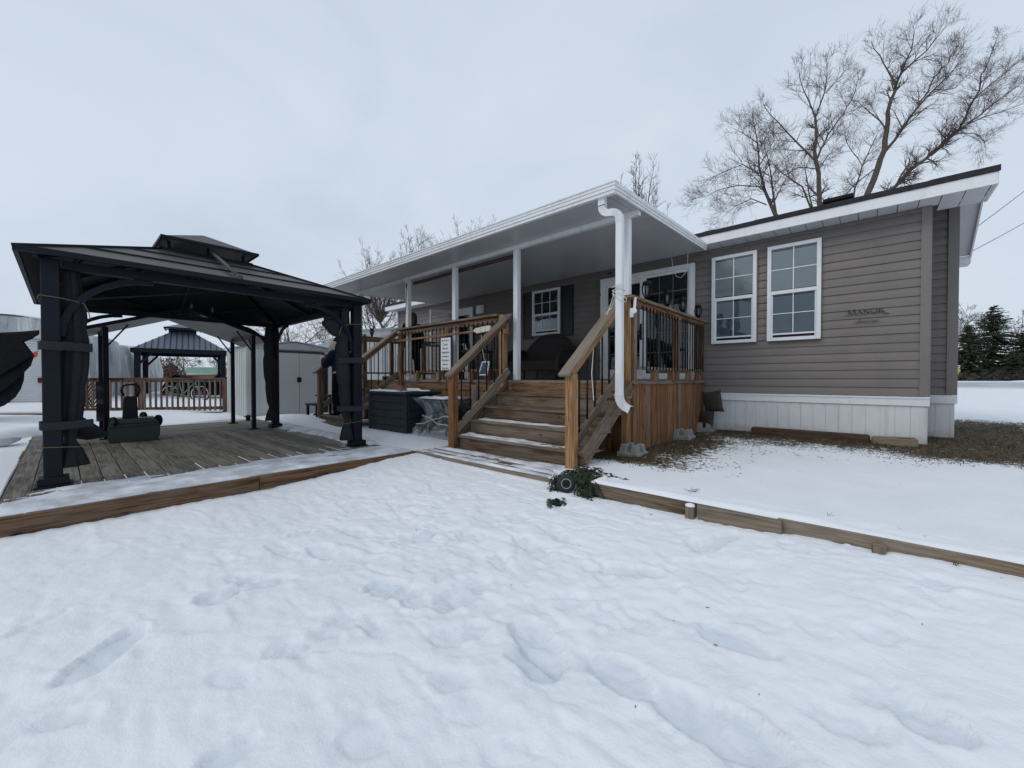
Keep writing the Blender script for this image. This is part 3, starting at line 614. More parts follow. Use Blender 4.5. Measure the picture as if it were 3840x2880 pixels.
(obj('bungee_cord','black',lambda m:(m.tube([(-7.10,4.72,1.97),(-7.11,4.70,1.6),(-7.17,4.70,.9)],.006,5),m.tube([(-7.11,4.72,1.97),(-7.13,4.71,1.9),(-7.09,4.71,1.84)],.008,5)),cov))
# ================================================================ PORCH DECK
deck=empty('porch_deck',(-5.8,6.2,-.98),'raised wooden porch deck with stained vertical boards and baluster railing','deck')
DX0,DX1,DY0,DY1,DZ=-9.32,-2.2,4.74,7.62,-.03
def dfl(m):
    y=DY0-.02
    while y<DY1: m.box(DX0-.02,DX1+.03,y,min(y+.135,DY1),DZ-.038,DZ); y+=.14
obj('decking','weather',dfl,deck,bev=.003)
obj('rim_board','cedar',lambda m:(m.box(DX0,-7.0,DY0,DY0+.04,-.21,-.07),m.box(-7.0,-4.2,DY0,DY0+.04,-.21,-.07),m.box(-4.2,DX1,DY0,DY0+.04,-.21,-.07)),deck)
def vb(m,a,b,axis,fixed,zb,th=.018,zt=-.21):
    t=a
    while t<b:
        w=random.choice((.085,.09,.095)); e=min(t+w,b); o=random.uniform(0,.004)
        if axis=='x': m.box(t,e-.004,fixed+o,fixed+o+th,zb,zt)
        else: m.box(fixed-th-o,fixed-o,t,e-.004,zb,zt)
        t=e
obj('skirt_boards','stain',lambda m:vb(m,DX0,-2.2,'x',DY0+.012,-1.05),deck)
obj('skirt_boards','stain',lambda m:vb(m,DY0+.1,DY1,'y',DX1,-.97,zt=-.075),deck)
obj('skirt_boards','stain',lambda m:(m.box(DX0,DX0+.02,DY0,DY1,-1.0,-.07)),deck)
box1('skirt_batten','cedar',deck,DX1+.001,DX1+.03,6.27,6.36,-.97,-.077,bev=.004)
box1('edge_board','weather',deck,DX1,DX1+.035,DY0,DY1,-.075,-.031)
# posts & rails
def rpost(x,y,z0,z1,mat='cedar',w=.089): return box1('rail_post',mat,deck,x-w/2,x+w/2,y-w/2,y+w/2,z0,z1,bev=.005)
rpost(-2.275,4.70,-.86,.985,'newel'); rpost(-2.245,4.83,-.86,.97,'cedar',.075)
rpost(-2.235,6.32,-.03,.95); rpost(-2.235,7.52,-.03,.95)
rpost(-5.76,4.70,-.2,.95,'cedar'); rpost(-7.30,4.70,-.2,.95,'cedar')
rpost(-4.365,4.68,-.95,1.01,'newel',.10)
def rail(name,p0,p1,w,h,mat='cedar'): return bar1(name,mat,deck,p0,p1,w,h,bev=.006)
rail('top_rail',(-2.225,4.60,1.005),(-2.225,7.62,1.005),.14,.038,'cedar'); rail('under_rail',(-2.2,4.75,.935),(-2.2,7.55,.935),.038,.085)
rail('bottom_rail',(-2.2,4.88,.135),(-2.2,7.5,.135),.05,.04,'weather')
[box1('rail_block','cedar',deck,-2.24,-2.16,y,y+.09,-.028,.113) for y in (5.36,5.98,6.75,7.25)]
rail('top_rail',(-7.40,4.69,1.02),(-4.45,4.69,1.02),.14,.038,'weather'); rail('under_rail',(-7.30,4.70,.945),(-4.42,4.70,.945),.038,.085,'cedar')
rail('bottom_rail',(-7.3,4.70,.135),(-4.42,4.70,.135),.05,.04,'cedar')
[box1('rail_block','cedar',deck,x,x+.09,4.67,4.74,-.028,.113) for x in (-6.8,-6.1,-5.2,-4.8)]
rail('top_rail',(-8.85,4.69,1.02),(-9.36,4.69,1.02),.14,.038,'cedar'); rail('top_rail',(-9.30,4.75,1.02),(-9.30,7.5,1.02),.14,.038,'cedar'); rail('under_rail',(-9.3,4.75,.95),(-9.3,7.5,.95),.038,.08)
rail('bottom_rail',(-9.3,4.75,.135),(-9.3,7.5,.135),.05,.04)
rpost(-9.3,4.70,-.95,1.0,'cedar'); rpost(-9.3,5.70,-.03,.95,'cedar'); rpost(-9.3,6.7,-.03,.95,'cedar'); rpost(-8.83,4.70,-.95,.98,'cedar')
BAL=MB(); BAL.tube([(0,0,0),(0,0,1)],.0095,8); _b=BAL.build('baluster','black',None,smooth=True,loc=(0,0,0)); BALME=_b.data; bpy.data.objects.remove(_b)
def bal(parent,x,y,z0,z1,s=1):
    o=bpy.data.objects.new('baluster',BALME); COL.objects.link(o); o.parent=parent; o.location=V((x,y,z0))-wloc(parent); o.scale=(s,s,z1-z0)
y=4.96
while y<7.46:
    if abs(y-6.32)>.06: bal(deck,-2.17,y,.115,.93)
    y+=.113
x=-7.2
while x<-4.45:
    if abs(x+5.76)>.06: bal(deck,x,4.665,.115,.94)
    x+=.113
obj('balusters','black',lambda m:[m.tube([(-9.3,4.85+i*.12,.12),(-9.3,4.85+i*.12,.93)],.0095,6) for i in range(22)],deck)
obj('newel_bracket','newel',lambda m:(m.box(-4.33,-4.23,4.62,4.66,.70,.92),),deck,bev=.006)
obj('bracket_hole','black',lambda m:m.lathe([(.0,.003),(.022,.003),(.022,0)],(-4.28,4.619,.80),14,axis=(0,-1,0)),deck)
obj('rubber_cap','black',lambda m:(m.lathe([(.0,.02),(.035,.018),(.04,0)],(-4.33,4.62,.0),16,axis=(0,-1,0))),deck)
# ================================================================ STAIRS
def stairs(root,x0,x1,yb,wear,rails,side_right=True,hand=('newel','weather')):
    YT=[yb+.03+.275*i for i in range(4)]; ZT_=[-.77,-.585,-.40,-.215]
    for i,(y,z) in enumerate(zip(YT,ZT_)):
        o=MB(); o.box(x0,x1,y,y+.14,z-.036,z); o.box(x0,x1,y+.146,y+.286,z-.036,z); o.build('tread',wear,root,bev=.004)
        box1('riser',wear,root,x0+.05,x1-.03,y+.03,y+.052,(z-.185 if i else -.955),z-.037)
    box1('riser','cedar',root,x0+.02,x1-.03,YT[3]+.29,YT[3]+.31,-.215,-.07)
    return YT
st=empty('front_steps',(-3.3,4.1,-.95),'wide wooden front steps with snowy lower treads and black balusters','steps')
stairs(st,-4.32,-2.19,3.56,'step',None)
def hrail(root,x,yb,zb,yt,zt,cap='weather',under='newel',cx=0):
    d=V((0,yt-yb,zt-zb)).normalized()
    bar1('handrail_cap',cap,root,(x+cx,yb-.07,zb-.07*d.z/d.y),(x+cx,yt,zt),.135,.038,bev=.006)
    bar1('handrail',under,root,(x,yb,zb-.068),(x,yt,zt-.068),.04,.095,bev=.005)
for x,c,u in ((-4.25,'weather','cedar'),(-2.33,'weather','newel')):
    box1('newel_post','stain' if x<-4 else 'newel',st,x-.052,x+.052,3.50,3.60,-.95,.045,bev=.007)
    hrail(st,x,3.50,.085,4.66,1.0,c,u,.03 if x<-4 else -.02)
    bar1('lower_rail','weather',st,(x,3.60,-.72),(x,4.68,.13),.04,.10,bev=.004)
    for i in range(6):
        yy=3.70+i*.165; t=(yy-3.5)/1.16; bal(st,x,yy,-.72+(yy-3.60)*.787+.02,.0+t*.915-.01,1.15)
bar1('stringer','weather',st,(-2.215,3.60,-.84),(-2.215,4.72,-.10),.036,.17)
bar1('stringer','weather',st,(-4.30,3.62,-.88),(-4.30,4.72,-.14),.036,.18)
box1('support_post','weather',st,-4.42,-4.33,4.05,4.13,-.97,-.10)
plat=empty('step_platform',(-3.26,3.35,-1.1),'low wooden landing in front of the front steps dusted with snow','landing')
obj('landing_boards','weather',lambda m:(m.box(-4.44,-2.02,3.06,3.20,-.99,-.952),m.box(-4.44,-2.02,3.206,3.346,-.99,-.952),m.box(-4.44,-2.02,3.352,3.60,-.99,-.952)),plat,bev=.004)
obj('landing_face','timber',lambda m:(m.box(-4.43,-2.0,3.075,3.105,-1.14,-.992),),plat,bev=.004)
obj('landing_side','timber',lambda m:(m.box(-2.03,-2.0,3.106,3.6,-1.14,-.992),),plat)
# snow lying on treads and boards
def snowsheet(name,x0,x1,y0,y1,z,amp,thr,label,seed,step=.02,sc=(3,9),edge=None,cat='snow',mask=None):
    xs=np.arange(x0,x1+1e-6,step); ys=np.arange(y0,y1+1e-6,step); X,Y=np.meshgrid(xs,ys,indexing='ij')
    n=fbm(X*sc[0],Y*sc[1],5,seed,.6)-thr
    if mask is not None: n=n+mask(X,Y)
    Z=z+np.clip(n*amp,-.055,amp*.35+.008); 
    b=np.minimum.reduce([X-x0,x1-X,Y-y0,y1-Y]); Z=np.where(b<step*.6,z-.015,Z)
    return X,Y,Z
def join_grids(name,gs,mat,label):
    m=MB()
    for X,Y,Z in gs:
        nx,ny=X.shape; m.add([V((float(X[i,j]),float(Y[i,j]),float(Z[i,j]))) for i in range(nx) for j in range(ny)],[(i*ny+j,(i+1)*ny+j,(i+1)*ny+j+1,i*ny+j+1) for i in range(nx-1) for j in range(ny-1)],[[(0,0)]*4]*((nx-1)*(ny-1)))
    return tag(m.build(name,mat,smooth=True),label,'snow',kind='stuff')
gs=[snowsheet('s',-4.42,-2.04,3.07,3.195,-.952,.05,.33,'',3),snowsheet('s',-4.42,-2.04,3.21,3.34,-.952,.05,.36,'',4),snowsheet('s',-4.42,-2.04,3.36,3.55,-.952,.05,.33,'',5),
    snowsheet('s',-4.18,-2.38,3.60,3.80,-.77,.05,.34,'',6,mask=lambda X,Y:.0*X-.12*sst(3.75,3.60,Y)*0),snowsheet('s',-4.18,-2.4,3.90,4.1,-.585,.05,.38,'',7,mask=lambda X,Y:-.22*sst(3.99,3.88,Y))]
join_grids('step_snow',gs,'dsnow','thin snow lying on the landing and the lower treads of the front steps')
# side steps (left)
ss=empty('side_steps',(-8.1,4.1,-.95),'narrow wooden side steps at the far left end of the porch','steps')
stairs(ss,-8.83,-7.42,3.62,'weather',None)
for x in (-8.80,-7.42):
    box1('newel_post','weather',ss,x-.048,x+.048,3.62,3.715,-.93,.12,bev=.006); hrail(ss,x,3.60,.17,4.68,1.02,'weather','cedar')
    bar1('lower_rail','weather',ss,(x,3.68,-.62),(x,4.70,.10),.038,.10)
    for i in range(6): yy=3.78+i*.155; bal(ss,x,yy,-.62+(yy-3.68)*.70,.10+(yy-3.6)*.787,1.1)
obj('bottom_step','weather',lambda m:(m.box(-9.05,-7.36,3.40,3.60,-.90,-.86),m.box(-8.9,-8.8,3.42,3.6,-.95,-.901),m.box(-7.6,-7.5,3.42,3.6,-1.0,-.901)),ss,bev=.003)
# ================================================================ RETAINING TIMBERS
GT='retaining boards along the raised lawn'
def rt(name,x0,x1,z,h,label,y0=3.055,off=0,tilt=0):
    m=MB(); m.bar((x0,y0+off,z-h/2),(x1,y0+off,z-h/2+tilt),.042,h); return tag(m.build(name,'timber',bev=.006),label,'timber',GT)
rt('garden_timber',-1.84,-.93,-.905,.16,'smooth brown retaining board right of the round garden light')
rt('garden_timber',-.90,-.40,-.905,.15,'weathered split retaining board between the short stake and the overlap',off=-.045,tilt=.008)
rt('garden_timber',-.43,3.4,-.895,.17,'long retaining board running to the right edge behind the flat stake',tilt=.01)
for x,l in ((-.955,'short wooden stake with a snow cap holding the retaining board'),(.05,'flat wooden stake nailed against the long right retaining board')):
    s=empty('wooden_stake',(x,2.99,-1.05),l,'stake'); box1('stake_body','timber',s,x-.03,x+.03,2.975,3.03,-1.12,-.92,bev=.008)
    if x<-.5: obj('snow_cap','snow',lambda m:m.lathe([(.034,0),(.03,.012),(.001,.022)],(x,3.0,-.92),10),s,smooth=True)
# snow band on top of timbers
join_grids('timber_snow',[snowsheet('s',-1.8,3.4,3.045,3.26,-.889,.04,.2,'',12,step=.025)],'snow','ridge of snow along the top of the retaining boards')
# skirting timber by the house
tag(obj('landscape_timber','darktimber',lambda m:(m.bar((-1.40,7.36,-.85),(.02,7.36,-.85),.13,.15),),bev=.02),'long dark landscape timber lying in front of the white skirting','timber')
tag(obj('timber_offcut','timber',lambda m:(m.bar((.03,7.33,-.86),(.48,7.33,-.845),.13,.15),),bev=.025),'short pale split timber offcut at the house corner','timber')
# concrete blocks
def cblock(m,x,y,z):
    b,t,h=.14,.105,.19
    for sx in (-1,1):
        for sy in (-1,1):
            p=[V((x+sx*.02,y+sy*.02,z)),V((x+sx*b,y+sy*.02,z)),V((x+sx*b,y+sy*b,z)),V((x+sx*.02,y+sy*b,z))]; q=[V((x+sx*.028,y+sy*.028,z+h)),V((x+sx*t,y+sy*.028,z+h)),V((x+sx*t,y+sy*t,z+h)),V((x+sx*.028,y+sy*t,z+h))]
            fs=[(0,1,2,3),(7,6,5,4),(0,4,5,1),(1,5,6,2),(2,6,7,3),(3,7,4,0)]
            if sx*sy>0: fs=[tuple(reversed(f)) for f in fs]
            m.add(p+q,fs)
    m.box(x-b,x+b,y-b,y+b,z-.05,z+.10)
for (x,y,l) in ((-2.12,4.56,'concrete deck block under the porch corner post by the steps'),(-2.10,6.26,'concrete deck block halfway along the porch side wall'),(-2.10,7.38,'concrete deck block beside the pillows at the house wall')):
    tag(obj('deck_block','concrete',lambda m:cblock(m,x,y,-.98+.01*(y-4.5)),bev=.008),l,'deck block','concrete blocks along the porch side')
# pillows
def pillow(c,w,h,t,ax,l):
    def f(u,v):
        a=u*2-1; b=v*2-1; k=(1-a*a)**.5 if abs(a)<1 else 0; q=(1-b*b)**.5 if abs(b)<1 else 0; return a,b,k*q
    m=MB(); X,Z=V(ax[0]),V(ax[1]); Nn=X.cross(Z)
    for s in (-1,1):
        def g(u,v):
            a,b,k=f(u,v); pin=1-.10*(1-a*a)*abs(b)**2; pz=1-.1*(1-b*b)*abs(a)**2
            return V(c)+X*a*w/2*pz+Z*b*h/2*pin+Nn*s*t/2*(max(k,0)**.8)
        m.grid(g,15,15)
    return tag(m.build('pillow','cushion',smooth=True),l,'pillow','brown pillows stuffed behind the porch')
pillow((-2.0,7.42,-.40),.36,.38,.13,(V((.93,-.3,.15)).normalized(),V((-.15,0,.98)).normalized()),'upper brown pillow wedged between the porch boards and the skirting')
pillow((-2.08,7.36,-.70),.30,.3,.12,(V((.85,-.5,.0)).normalized(),V((.1,0,.98)).normalized()),'lower brown pillow hanging just above the concrete block')
# ================================================================ ITEMS ON / NEAR PORCH
def torch(x,y,z,label,sc=1):
    t=empty('solar_torch',(x,y,z),label,'torch light','solar torches on the porch rails')
    H=.24*sc
    obj('cage','black',lambda m:(m.lathe([(.001,-.01),(.018,.0),(.022,.02),(.016,.03)],(x,y,z),12),m.lathe([(.046*sc,H-.045),(.050*sc,H-.04),(.048*sc,H-.006),(.035*sc,H),(.001,H)],(x,y,z),14),
        [m.tube([(x+.016*math.cos(q),y+.016*math.sin(q),z+.025),(x+.05*sc*math.cos(q),y+.05*sc*math.sin(q),z+.10*sc),(x+.058*sc*math.cos(q),y+.058*sc*math.sin(q),z+.15*sc),(x+.047*sc*math.cos(q),y+.047*sc*math.sin(q),z+H-.04)],.008,5) for q in [i*math.pi/4 for i in range(8)]]),t,smooth=True)
    obj('lamp_tube','tube',lambda m:m.lathe([(.001,.05),(.022,.055),(.026,.12*sc),(.02,H-.05),(.001,H-.05)],(x,y,z),10),t,smooth=True)
for i,(y,l) in enumerate(((5.19,'black solar torch light nearest the downspout on the porch rail'),(5.90,'second black solar torch light from the downspout on the porch rail'),(6.56,'third black solar torch light from the downspout on the porch rail'),(7.33,'black solar torch light nearest the house windows on the porch rail'))): torch(-2.22,y,1.024,l,1.12-.03*i)
torch(-9.3,5.15,1.04,'black solar torch on the far left rail above the side steps',.9); torch(-9.3,5.75,1.04,'black solar torch on the far left rail against the white camper',.9)
sg=empty('painted_sign',(-5.735,4.63,.16),'tall white sign with painted motto fixed to the porch railing post','sign')
box1('board','signw',sg,-5.87,-5.60,4.612,4.635,.15,.735,bev=.004)
for i,(t_,c,s) in enumerate((('Work for a','inkd',.047),('Cause','inkr',.060),('Not for','inkd',.050),('Applause','inkr',.058),('Live life to','inkd',.045),('Express','inkr',.060),('Not to','inkd',.050),('Impress','inkr',.058))):
    textmesh(t_,s,c,(-5.737,4.6105,.672-i*.072),(1,0,0),(0,0,1),sg,shear=.15 if i%2 else 0,off=.0006)
pl=empty('ribbed_paddle',(-6.1,4.62,.76),'long wooden pole with a beige ribbed head lying along the front railing','garden tool')
bar1('pole','newel',pl,(-7.5,4.612,.775),(-4.88,4.612,.79),.03,.034)
obj('ribbed_head','beige',lambda m:(m.prism([(-4.95,4.60,.80),(-4.90,4.60,.835),(-4.60,4.60,.855),(-4.53,4.60,.84),(-4.56,4.60,.765),(-4.86,4.60,.745)],(0,-.035,0)),m.bar((-4.77,4.56,.85),(-4.76,4.56,.75),.008,.006,up=(1,0,0)),m.bar((-4.66,4.56,.855),(-4.66,4.56,.755),.008,.006,up=(1,0,0))),pl,bev=.01)
so=empty('solar_charger',(-4.70,4.62,.05),'small white framed solar panel leaning against the lower front railing','solar panel')
obj('frame','trim',lambda m:[m.bar(a,b,.015,.015) for a,b in (((-4.83,4.58,.06),(-4.63,4.58,.06)),((-4.78,4.62,.27),(-4.62,4.62,.27)),((-4.83,4.58,.06),(-4.78,4.62,.27)),((-4.63,4.58,.06),(-4.62,4.62,.27)))],so)
obj('cells','solar',lambda m:m.prism([(-4.825,4.585,.065),(-4.635,4.585,.065),(-4.625,4.62,.265),(-4.775,4.62,.265)],(0,.006,0)),so)
obj('cable','rope',lambda m:m.tube([(-4.70,4.62,.27),(-4.74,4.62,.33),(-4.76,4.61,.45),(-4.80,4.61,.55),(-4.79,4.61,.72)],.004,5),so)
# wicker loveseat
ws=empty('wicker_loveseat',(-5.2,6.95,-.03),'dark wicker loveseat with arched back under the shuttered window','loveseat')
WX0,WX1,WY=-6.12,-4.66,7.25
def wback(u,v):
    x=WX0+(WX1-WX0)*u; h=.42+.50*math.sin(math.pi*min(max(u*.96+.04,0),1))**.55; return x,h
def fb(m):
    for off in (0,.05):
        m.grid(lambda u,v:V((WX0+(WX1-WX0)*u,WY+off+.12*v-.10*(abs(2*u-1))**3,-.03+.40+(.10+.50*(1-abs(2*u-1)**2.6))*v)),17,7)
    pts=[(WX0+(WX1-WX0)*u,WY+.14-.10*abs(2*u-1)**3,-.03+.50+.50*(1-abs(2*u-1)**2.6)) for u in [i/16 for i in range(17)]]; m.tube(pts,.045,8)
obj('backrest','wicker',fb,ws,smooth=True)
obj('seat','wicker',lambda m:(m.box(WX0+.05,WX1-.05,6.65,7.28,.27,.39),m.box(WX0+.05,WX1-.05,6.64,6.68,.15,.30)),ws,bev=.02)
for x in (WX0+.02,WX1-.02):
    obj('armrest','wicker',lambda m:(m.tube([(x,7.30,.62),(x,7.05,.62),(x,6.75,.58),(x,6.62,.48),(x,6.60,.2),(x,6.60,-.02)],.045,8),m.grid(lambda u,v:V((x,6.62+.66*u,.30+.28*v)),5,4)),ws,smooth=True)
for x in (WX0+.08,WX1-.08): bar1('leg','wicker',ws,(x,7.2,-.03),(x,7.2,.3),.035,.035,up=(0,1,0))
bar1('leg','wicker',ws,(-5.25,6.68,-.03),(-5.25,6.68,.2),.03,.03,up=(0,1,0))
tag(obj('boot_tray','green',lambda m:(m.box(-8.5,-8.1,4.95,5.2,-.03,.06),),bev=.02),'dark green bin on the porch floor behind the railing','bin')
tb=empty('patio_table',(-7.3,6.4,-.03),'dark brown patio table standing on the porch behind the two people','table')
box1('tabletop','bronze',tb,-7.9,-6.7,6.2,6.9,.62,.66)
for x in (-7.8,-6.8):
    for y in (6.25,6.85): bar1('leg','bronze',tb,(x,y,-.03),(x,y,.62),.05,.05,up=(0,1,0))
# ropes, pulley, cable
tag(obj('tied_rope','rope',lambda m:(m.tube([(-2.385,4.22,.665),(-2.38,4.34,.765),(-2.32,4.40,.85),(-2.22,4.28,.93),(-2.16,4.13,.99),(-2.08,4.085,1.0),(-2.03,4.11,.985),(-2.04,4.19,.98),(-2.12,4.2,1.0)],.006,6),m.tube([(-2.17,4.13,.99),(-2.13,4.08,.965),(-2.04,4.08,.93),(-1.99,4.12,.87),(-2.01,4.14,.845),(-2.06,4.10,.86),(-2.15,4.09,.95)],.005,6),m.tube([(-2.16,4.1,1.02),(-2.05,4.085,1.035),(-2.02,4.12,1.03)],.005,6),m.tube([(-2.15,4.12,.98),(-2.2,4.2,.93),(-2.29,4.3,.84),(-2.30,4.25,.74)],.005,6))),'loose white rope knotted round the downspout and handrail','rope')
tag(obj('dangling_rope','rope',lambda m:m.tube([(-2.36,4.10,.50),(-2.37,4.06,.30),(-2.355,4.0,.05),(-2.34,4.02,-.25)],.006,6)),'white rope hanging down between the right hand stair balusters','rope')
pu=empty('line_pulley',(-2.13,4.70,.80),'white clothesline pulley clamped to the porch corner post','pulley')
obj('bracket','trim',lambda m:(m.bar((-2.14,4.66,.99),(-2.15,4.66,.85),.02,.03,up=(1,0,0)),m.box(-2.20,-2.16,4.63,4.66,.75,.86)),pu,bev=.004)
obj('wheel','trim',lambda m:m.lathe([(.0,.012),(.035,.012),(.03,0),(.035,-.012),(0,-.012)],(-2.145,4.63,.825),18,axis=(.2,-1,0)),pu)
tag(obj('loop_cable','rope',lambda m:m.tube([(-2.72,7.3,2.29),(-2.66,7.25,2.24),(-2.60,7.2,1.9),(-2.55,7.2,1.80),(-2.47,7.2,1.76),(-2.40,7.2,1.82),(-2.36,7.2,2.0),(-2.35,7.2,2.26)],.005,6)),'thin white cable looping down from the eave above the patio door','cable')
# round garden light + evergreen sprigs
sp=empty('garden_light',(-2.0,2.98,-1.05),'round dark garden light with ringed face beside the landing corner','garden light')
ax_=V((.53,-.83,.12)).normalized(); c0=V((-2.0,2.965,-.935))
obj('lamp_disc','chest',lambda m:m.lathe([(.0,-.03),(.06,-.03),(.080,-.012),(.082,.0),(.074,.010),(.045,.012),(.0,.010)],c0,28,axis=ax_),sp,smooth=True)
obj('ring','beige',lambda m:m.lathe([(.040,.012),(.0405,.015),(.043,.015),(.0435,.012)],c0,28,axis=ax_),sp,smooth=True)
Q=V((0,0,1)).cross(ax_).normalized()
obj('grille_slot','black',lambda m:[m.bar(c0+ax_*.014+Q*k*.018+V((0,0,.024)),c0+ax_*.014+Q*k*.018-V((0,0,.024)),.008,.006,up=ax_) for k in (-1,0,1)],sp)
obj('stem','black',lambda m:m.tube([c0-V((0,0,.075)),V((-1.99,2.97,-1.12))],.012,8),sp)
def sprigs(m,cx,cy,z,n,rad,droop=0,seed=0):
    rs=random.Random(seed)
    for i in range(n):
        a=rs.uniform(0,6.28); r0=rs.uniform(0,rad); x,y=cx+r0*math.cos(a)*1.7,cy+r0*math.sin(a); b=rs.uniform(0,6.28); l=rs.uniform(.05,.12)
        pts=[V((x,y,z+rs.uniform(.0,.05)))]; d=V((math.cos(b),math.sin(b),rs.uniform(-.1,.5)-droop))
        for k in range(6):
            pts.append(pts[-1]+d*l/6); d.z-=.22
            dn=d.normalized(); s=dn.cross(V((0,0,1)))
            if s.length<.01: s=V((1,0,0))
            s.normalize()
            for q in (-1,1):
                w=(dn*.8+s*q+V((0,0,rs.uniform(-.5,.4)))).normalized()*rs.uniform(.018,.036); p=pts[-1]; t=dn*.010; m.add([p-t,p+w,p+t],[(0,1,2)],[[(0,0)]*3])
        m.tube(pts,.0022,3)
tag(obj('evergreen_sprigs','needle2',lambda m:(sprigs(m,-1.98,3.16,-.91,120,.09,.1,1),sprigs(m,-2.02,3.36,-.91,80,.08,.1,2),sprigs(m,-1.72,3.24,-.92,45,.10,.1,3),sprigs(m,-1.80,3.01,-.93,80,.045,1.2,4),sprigs(m,-2.10,3.02,-.93,70,.04,1.2,6))),'green evergreen cuttings heaped at the landing corner behind the round light','cuttings')
tag(obj('evergreen_tuft','needle2',lambda m:(sprigs(m,-1.93,2.72,-1.05,40,.04,.3,5))),'small evergreen sprig sticking out of the snow under the round light','cuttings')
def tuft(x,y,n,h,label,seed,mat='blade'):
    rs=random.Random(seed); m=MB(); z=gz(x,y)
    for i in range(n):
        a=rs.uniform(0,6.28); l=rs.uniform(.4,1)*h; e=rs.uniform(.2,.9); p=V((x+rs.uniform(-.015,.015),y+rs.uniform(-.015,.015),z-.01)); d=V((math.cos(a)*e,math.sin(a)*e,1)).normalized()
        m.tube([p,p+d*l*.6,p+d*l*.9+V((math.cos(a),math.sin(a),-.3))*l*.25],[.0022,.0016,.0006],3)
    tag(m.build('grass_tuft',mat),label,'grass')
tuft(-1.02,3.25,30,.10,'small green grass tuft poking through snow behind the retaining board',1); tuft(-1.35,4.55,16,.05,'low grass clump in the middle of the snowy lawn',2); tuft(-.20,3.3,5,.08,'few thin grass stalks near the flat stake',3); tuft(.18,3.2,5,.09,'single bent grass blade behind the long board',4); tuft(-1.7,4.3,5,.05,'tiny dry stalks near the porch side boards',5); tuft(.34,3.02,6,.07,'green weed against the face of the long retaining board',6)
# storage chest etc
ch=empty('storage_chest',(-6.5,4.2,-.97),'dark grey storage chest with snow on its lid beside the side steps','storage box')
obj('body','chest',lambda m:(m.box(-7.12,-5.90,3.90,4.56,-1.0,-.29),[m.box(-7.06,-5.96,3.885,3.905,-.97+i*.135,-.97+i*.135+.125) for i in range(5)],m.box(-7.14,-7.07,3.876,3.91,-1.0,-.29),m.box(-5.95,-5.88,3.876,3.91,-1.0,-.29),[m.box(-5.905,-5.885,3.93,4.53,-.97+i*.135,-.97+i*.135+.125) for i in range(5)]),ch,bev=.006)
box1('lid','chest',ch,-7.17,-5.84,3.84,4.60,-.285,-.235,bev=.012)
join_grids('lid_snow',[snowsheet('s',-7.15,-6.1,3.87,4.58,-.235,.11,.35,'',31,step=.03,mask=lambda X,Y:-.25*sst(-6.5,-6.1,X)+.15*sst(4.2,4.5,Y))],'snow','patch of snow on the storage chest lid')
tag(box1('timber_block','brick',None,-6.72,-6.28,4.05,4.16,-.235,-.13,bev=.006),'reddish block lying on the snowy storage chest lid','block')
pw=empty('wrapped_furniture',(-5.15,4.25,-.97),'low furniture wrapped in clear plastic sheet tied with cord','covered furniture')
obj('furniture','blackp',lambda m:(m.box(-5.60,-4.62,3.98,4.6,-.36,-.33),m.box(-5.4,-4.7,4.1,4.55,-.8,-.42),[m.box(x,x+.04,y,y+.04,-.97,-.36) for x in (-5.55,-4.7) for y in (4.0,4.5)]),pw)
def drape(u,v):
    q=u*2*math.pi; cx,cy=-5.12,4.27; hx,hy=.62,.38; t=max(abs(math.cos(q)),abs(math.sin(q))); bx,by=math.cos(q)/t*hx,math.sin(q)/t*hy
    k=1-.32*math.sin(math.pi*min(v*1.25,1))**1.0+.10*max(0,v-.7); w=.035*math.sin(q*13+2*v)+.05*math.sin(q*5+5*v)+.02*math.sin(q*29)
    s=k*(1+w*(.15+v)); return V((cx+bx*s,cy+by*s,-.325-.62*v+.015*math.sin(q*9)*v))
obj('plastic_sheet','sheet',lambda m:(m.grid(drape,120,18),m.grid(lambda u,v:V((-5.74+1.24*u,3.89+.76*v,-.318+.01*math.sin(9*u)*math.sin(7*v)+.012*math.sin(math.pi*v))),14,8)),pw,smooth=True)
obj('cord','rope',lambda m:(m.tube([drape(t,.52+.14*math.sin(t*6.28*1.5))+V((0,-.02,0)) for t in [.5+i*.5/24 for i in range(25)]],.006,5),m.tube([drape(t,.62-.18*math.sin(t*6.28*1.5))+V((0,-.02,0)) for t in [.5+i*.5/24 for i in range(25)]],.006,5)),pw)
join_grids('wrap_snow',[snowsheet('s',-5.6,-4.9,3.92,4.3,-.312,.08,.36,'',35,step=.03)],'snow','thin snow on top of the plastic wrapped furniture')
# ================================================================ GARDEN DECK (gazebo floor)
gd=empty('garden_deck',(-6.6,1.35,-1.15),'low grey wooden deck under the dark gazebo with snow along its front edge','deck')
def gdb(m):
    y=-.34+.15
    while y<2.98: m.box(-8.7,-4.60,y,min(y+.138,2.98),-.99,-.952+random.uniform(-.001,.001)); y+=.146
    m.box(-8.7,-4.44,-.34,-.195,-.99,-.952)
obj('floor_boards','deckgrey',gdb,gd,bev=.003)
def gdb2(m):
    x=-10.6
    while x<-8.72: m.box(x,min(x+.138,-8.715),-.34,3.0,-.99,-.95); x+=.146
obj('rear_boards','deckgrey',gdb2,gd,bev=.003)
box1('border_board','deckgrey',gd,-4.592,-4.44,-.19,3.06,-.99,-.951,bev=.003)
obj('front_fascia','fascia_w',lambda m:(m.box(-4.44,-4.40,-.36,1.25,-1.17,-.955),m.box(-4.44,-4.40,1.254,3.10,-1.17,-.955)),gd,bev=.005)
box1('side_fascia','fascia_w',gd,-10.6,-4.445,-.37,-.345,-1.17,-.958)
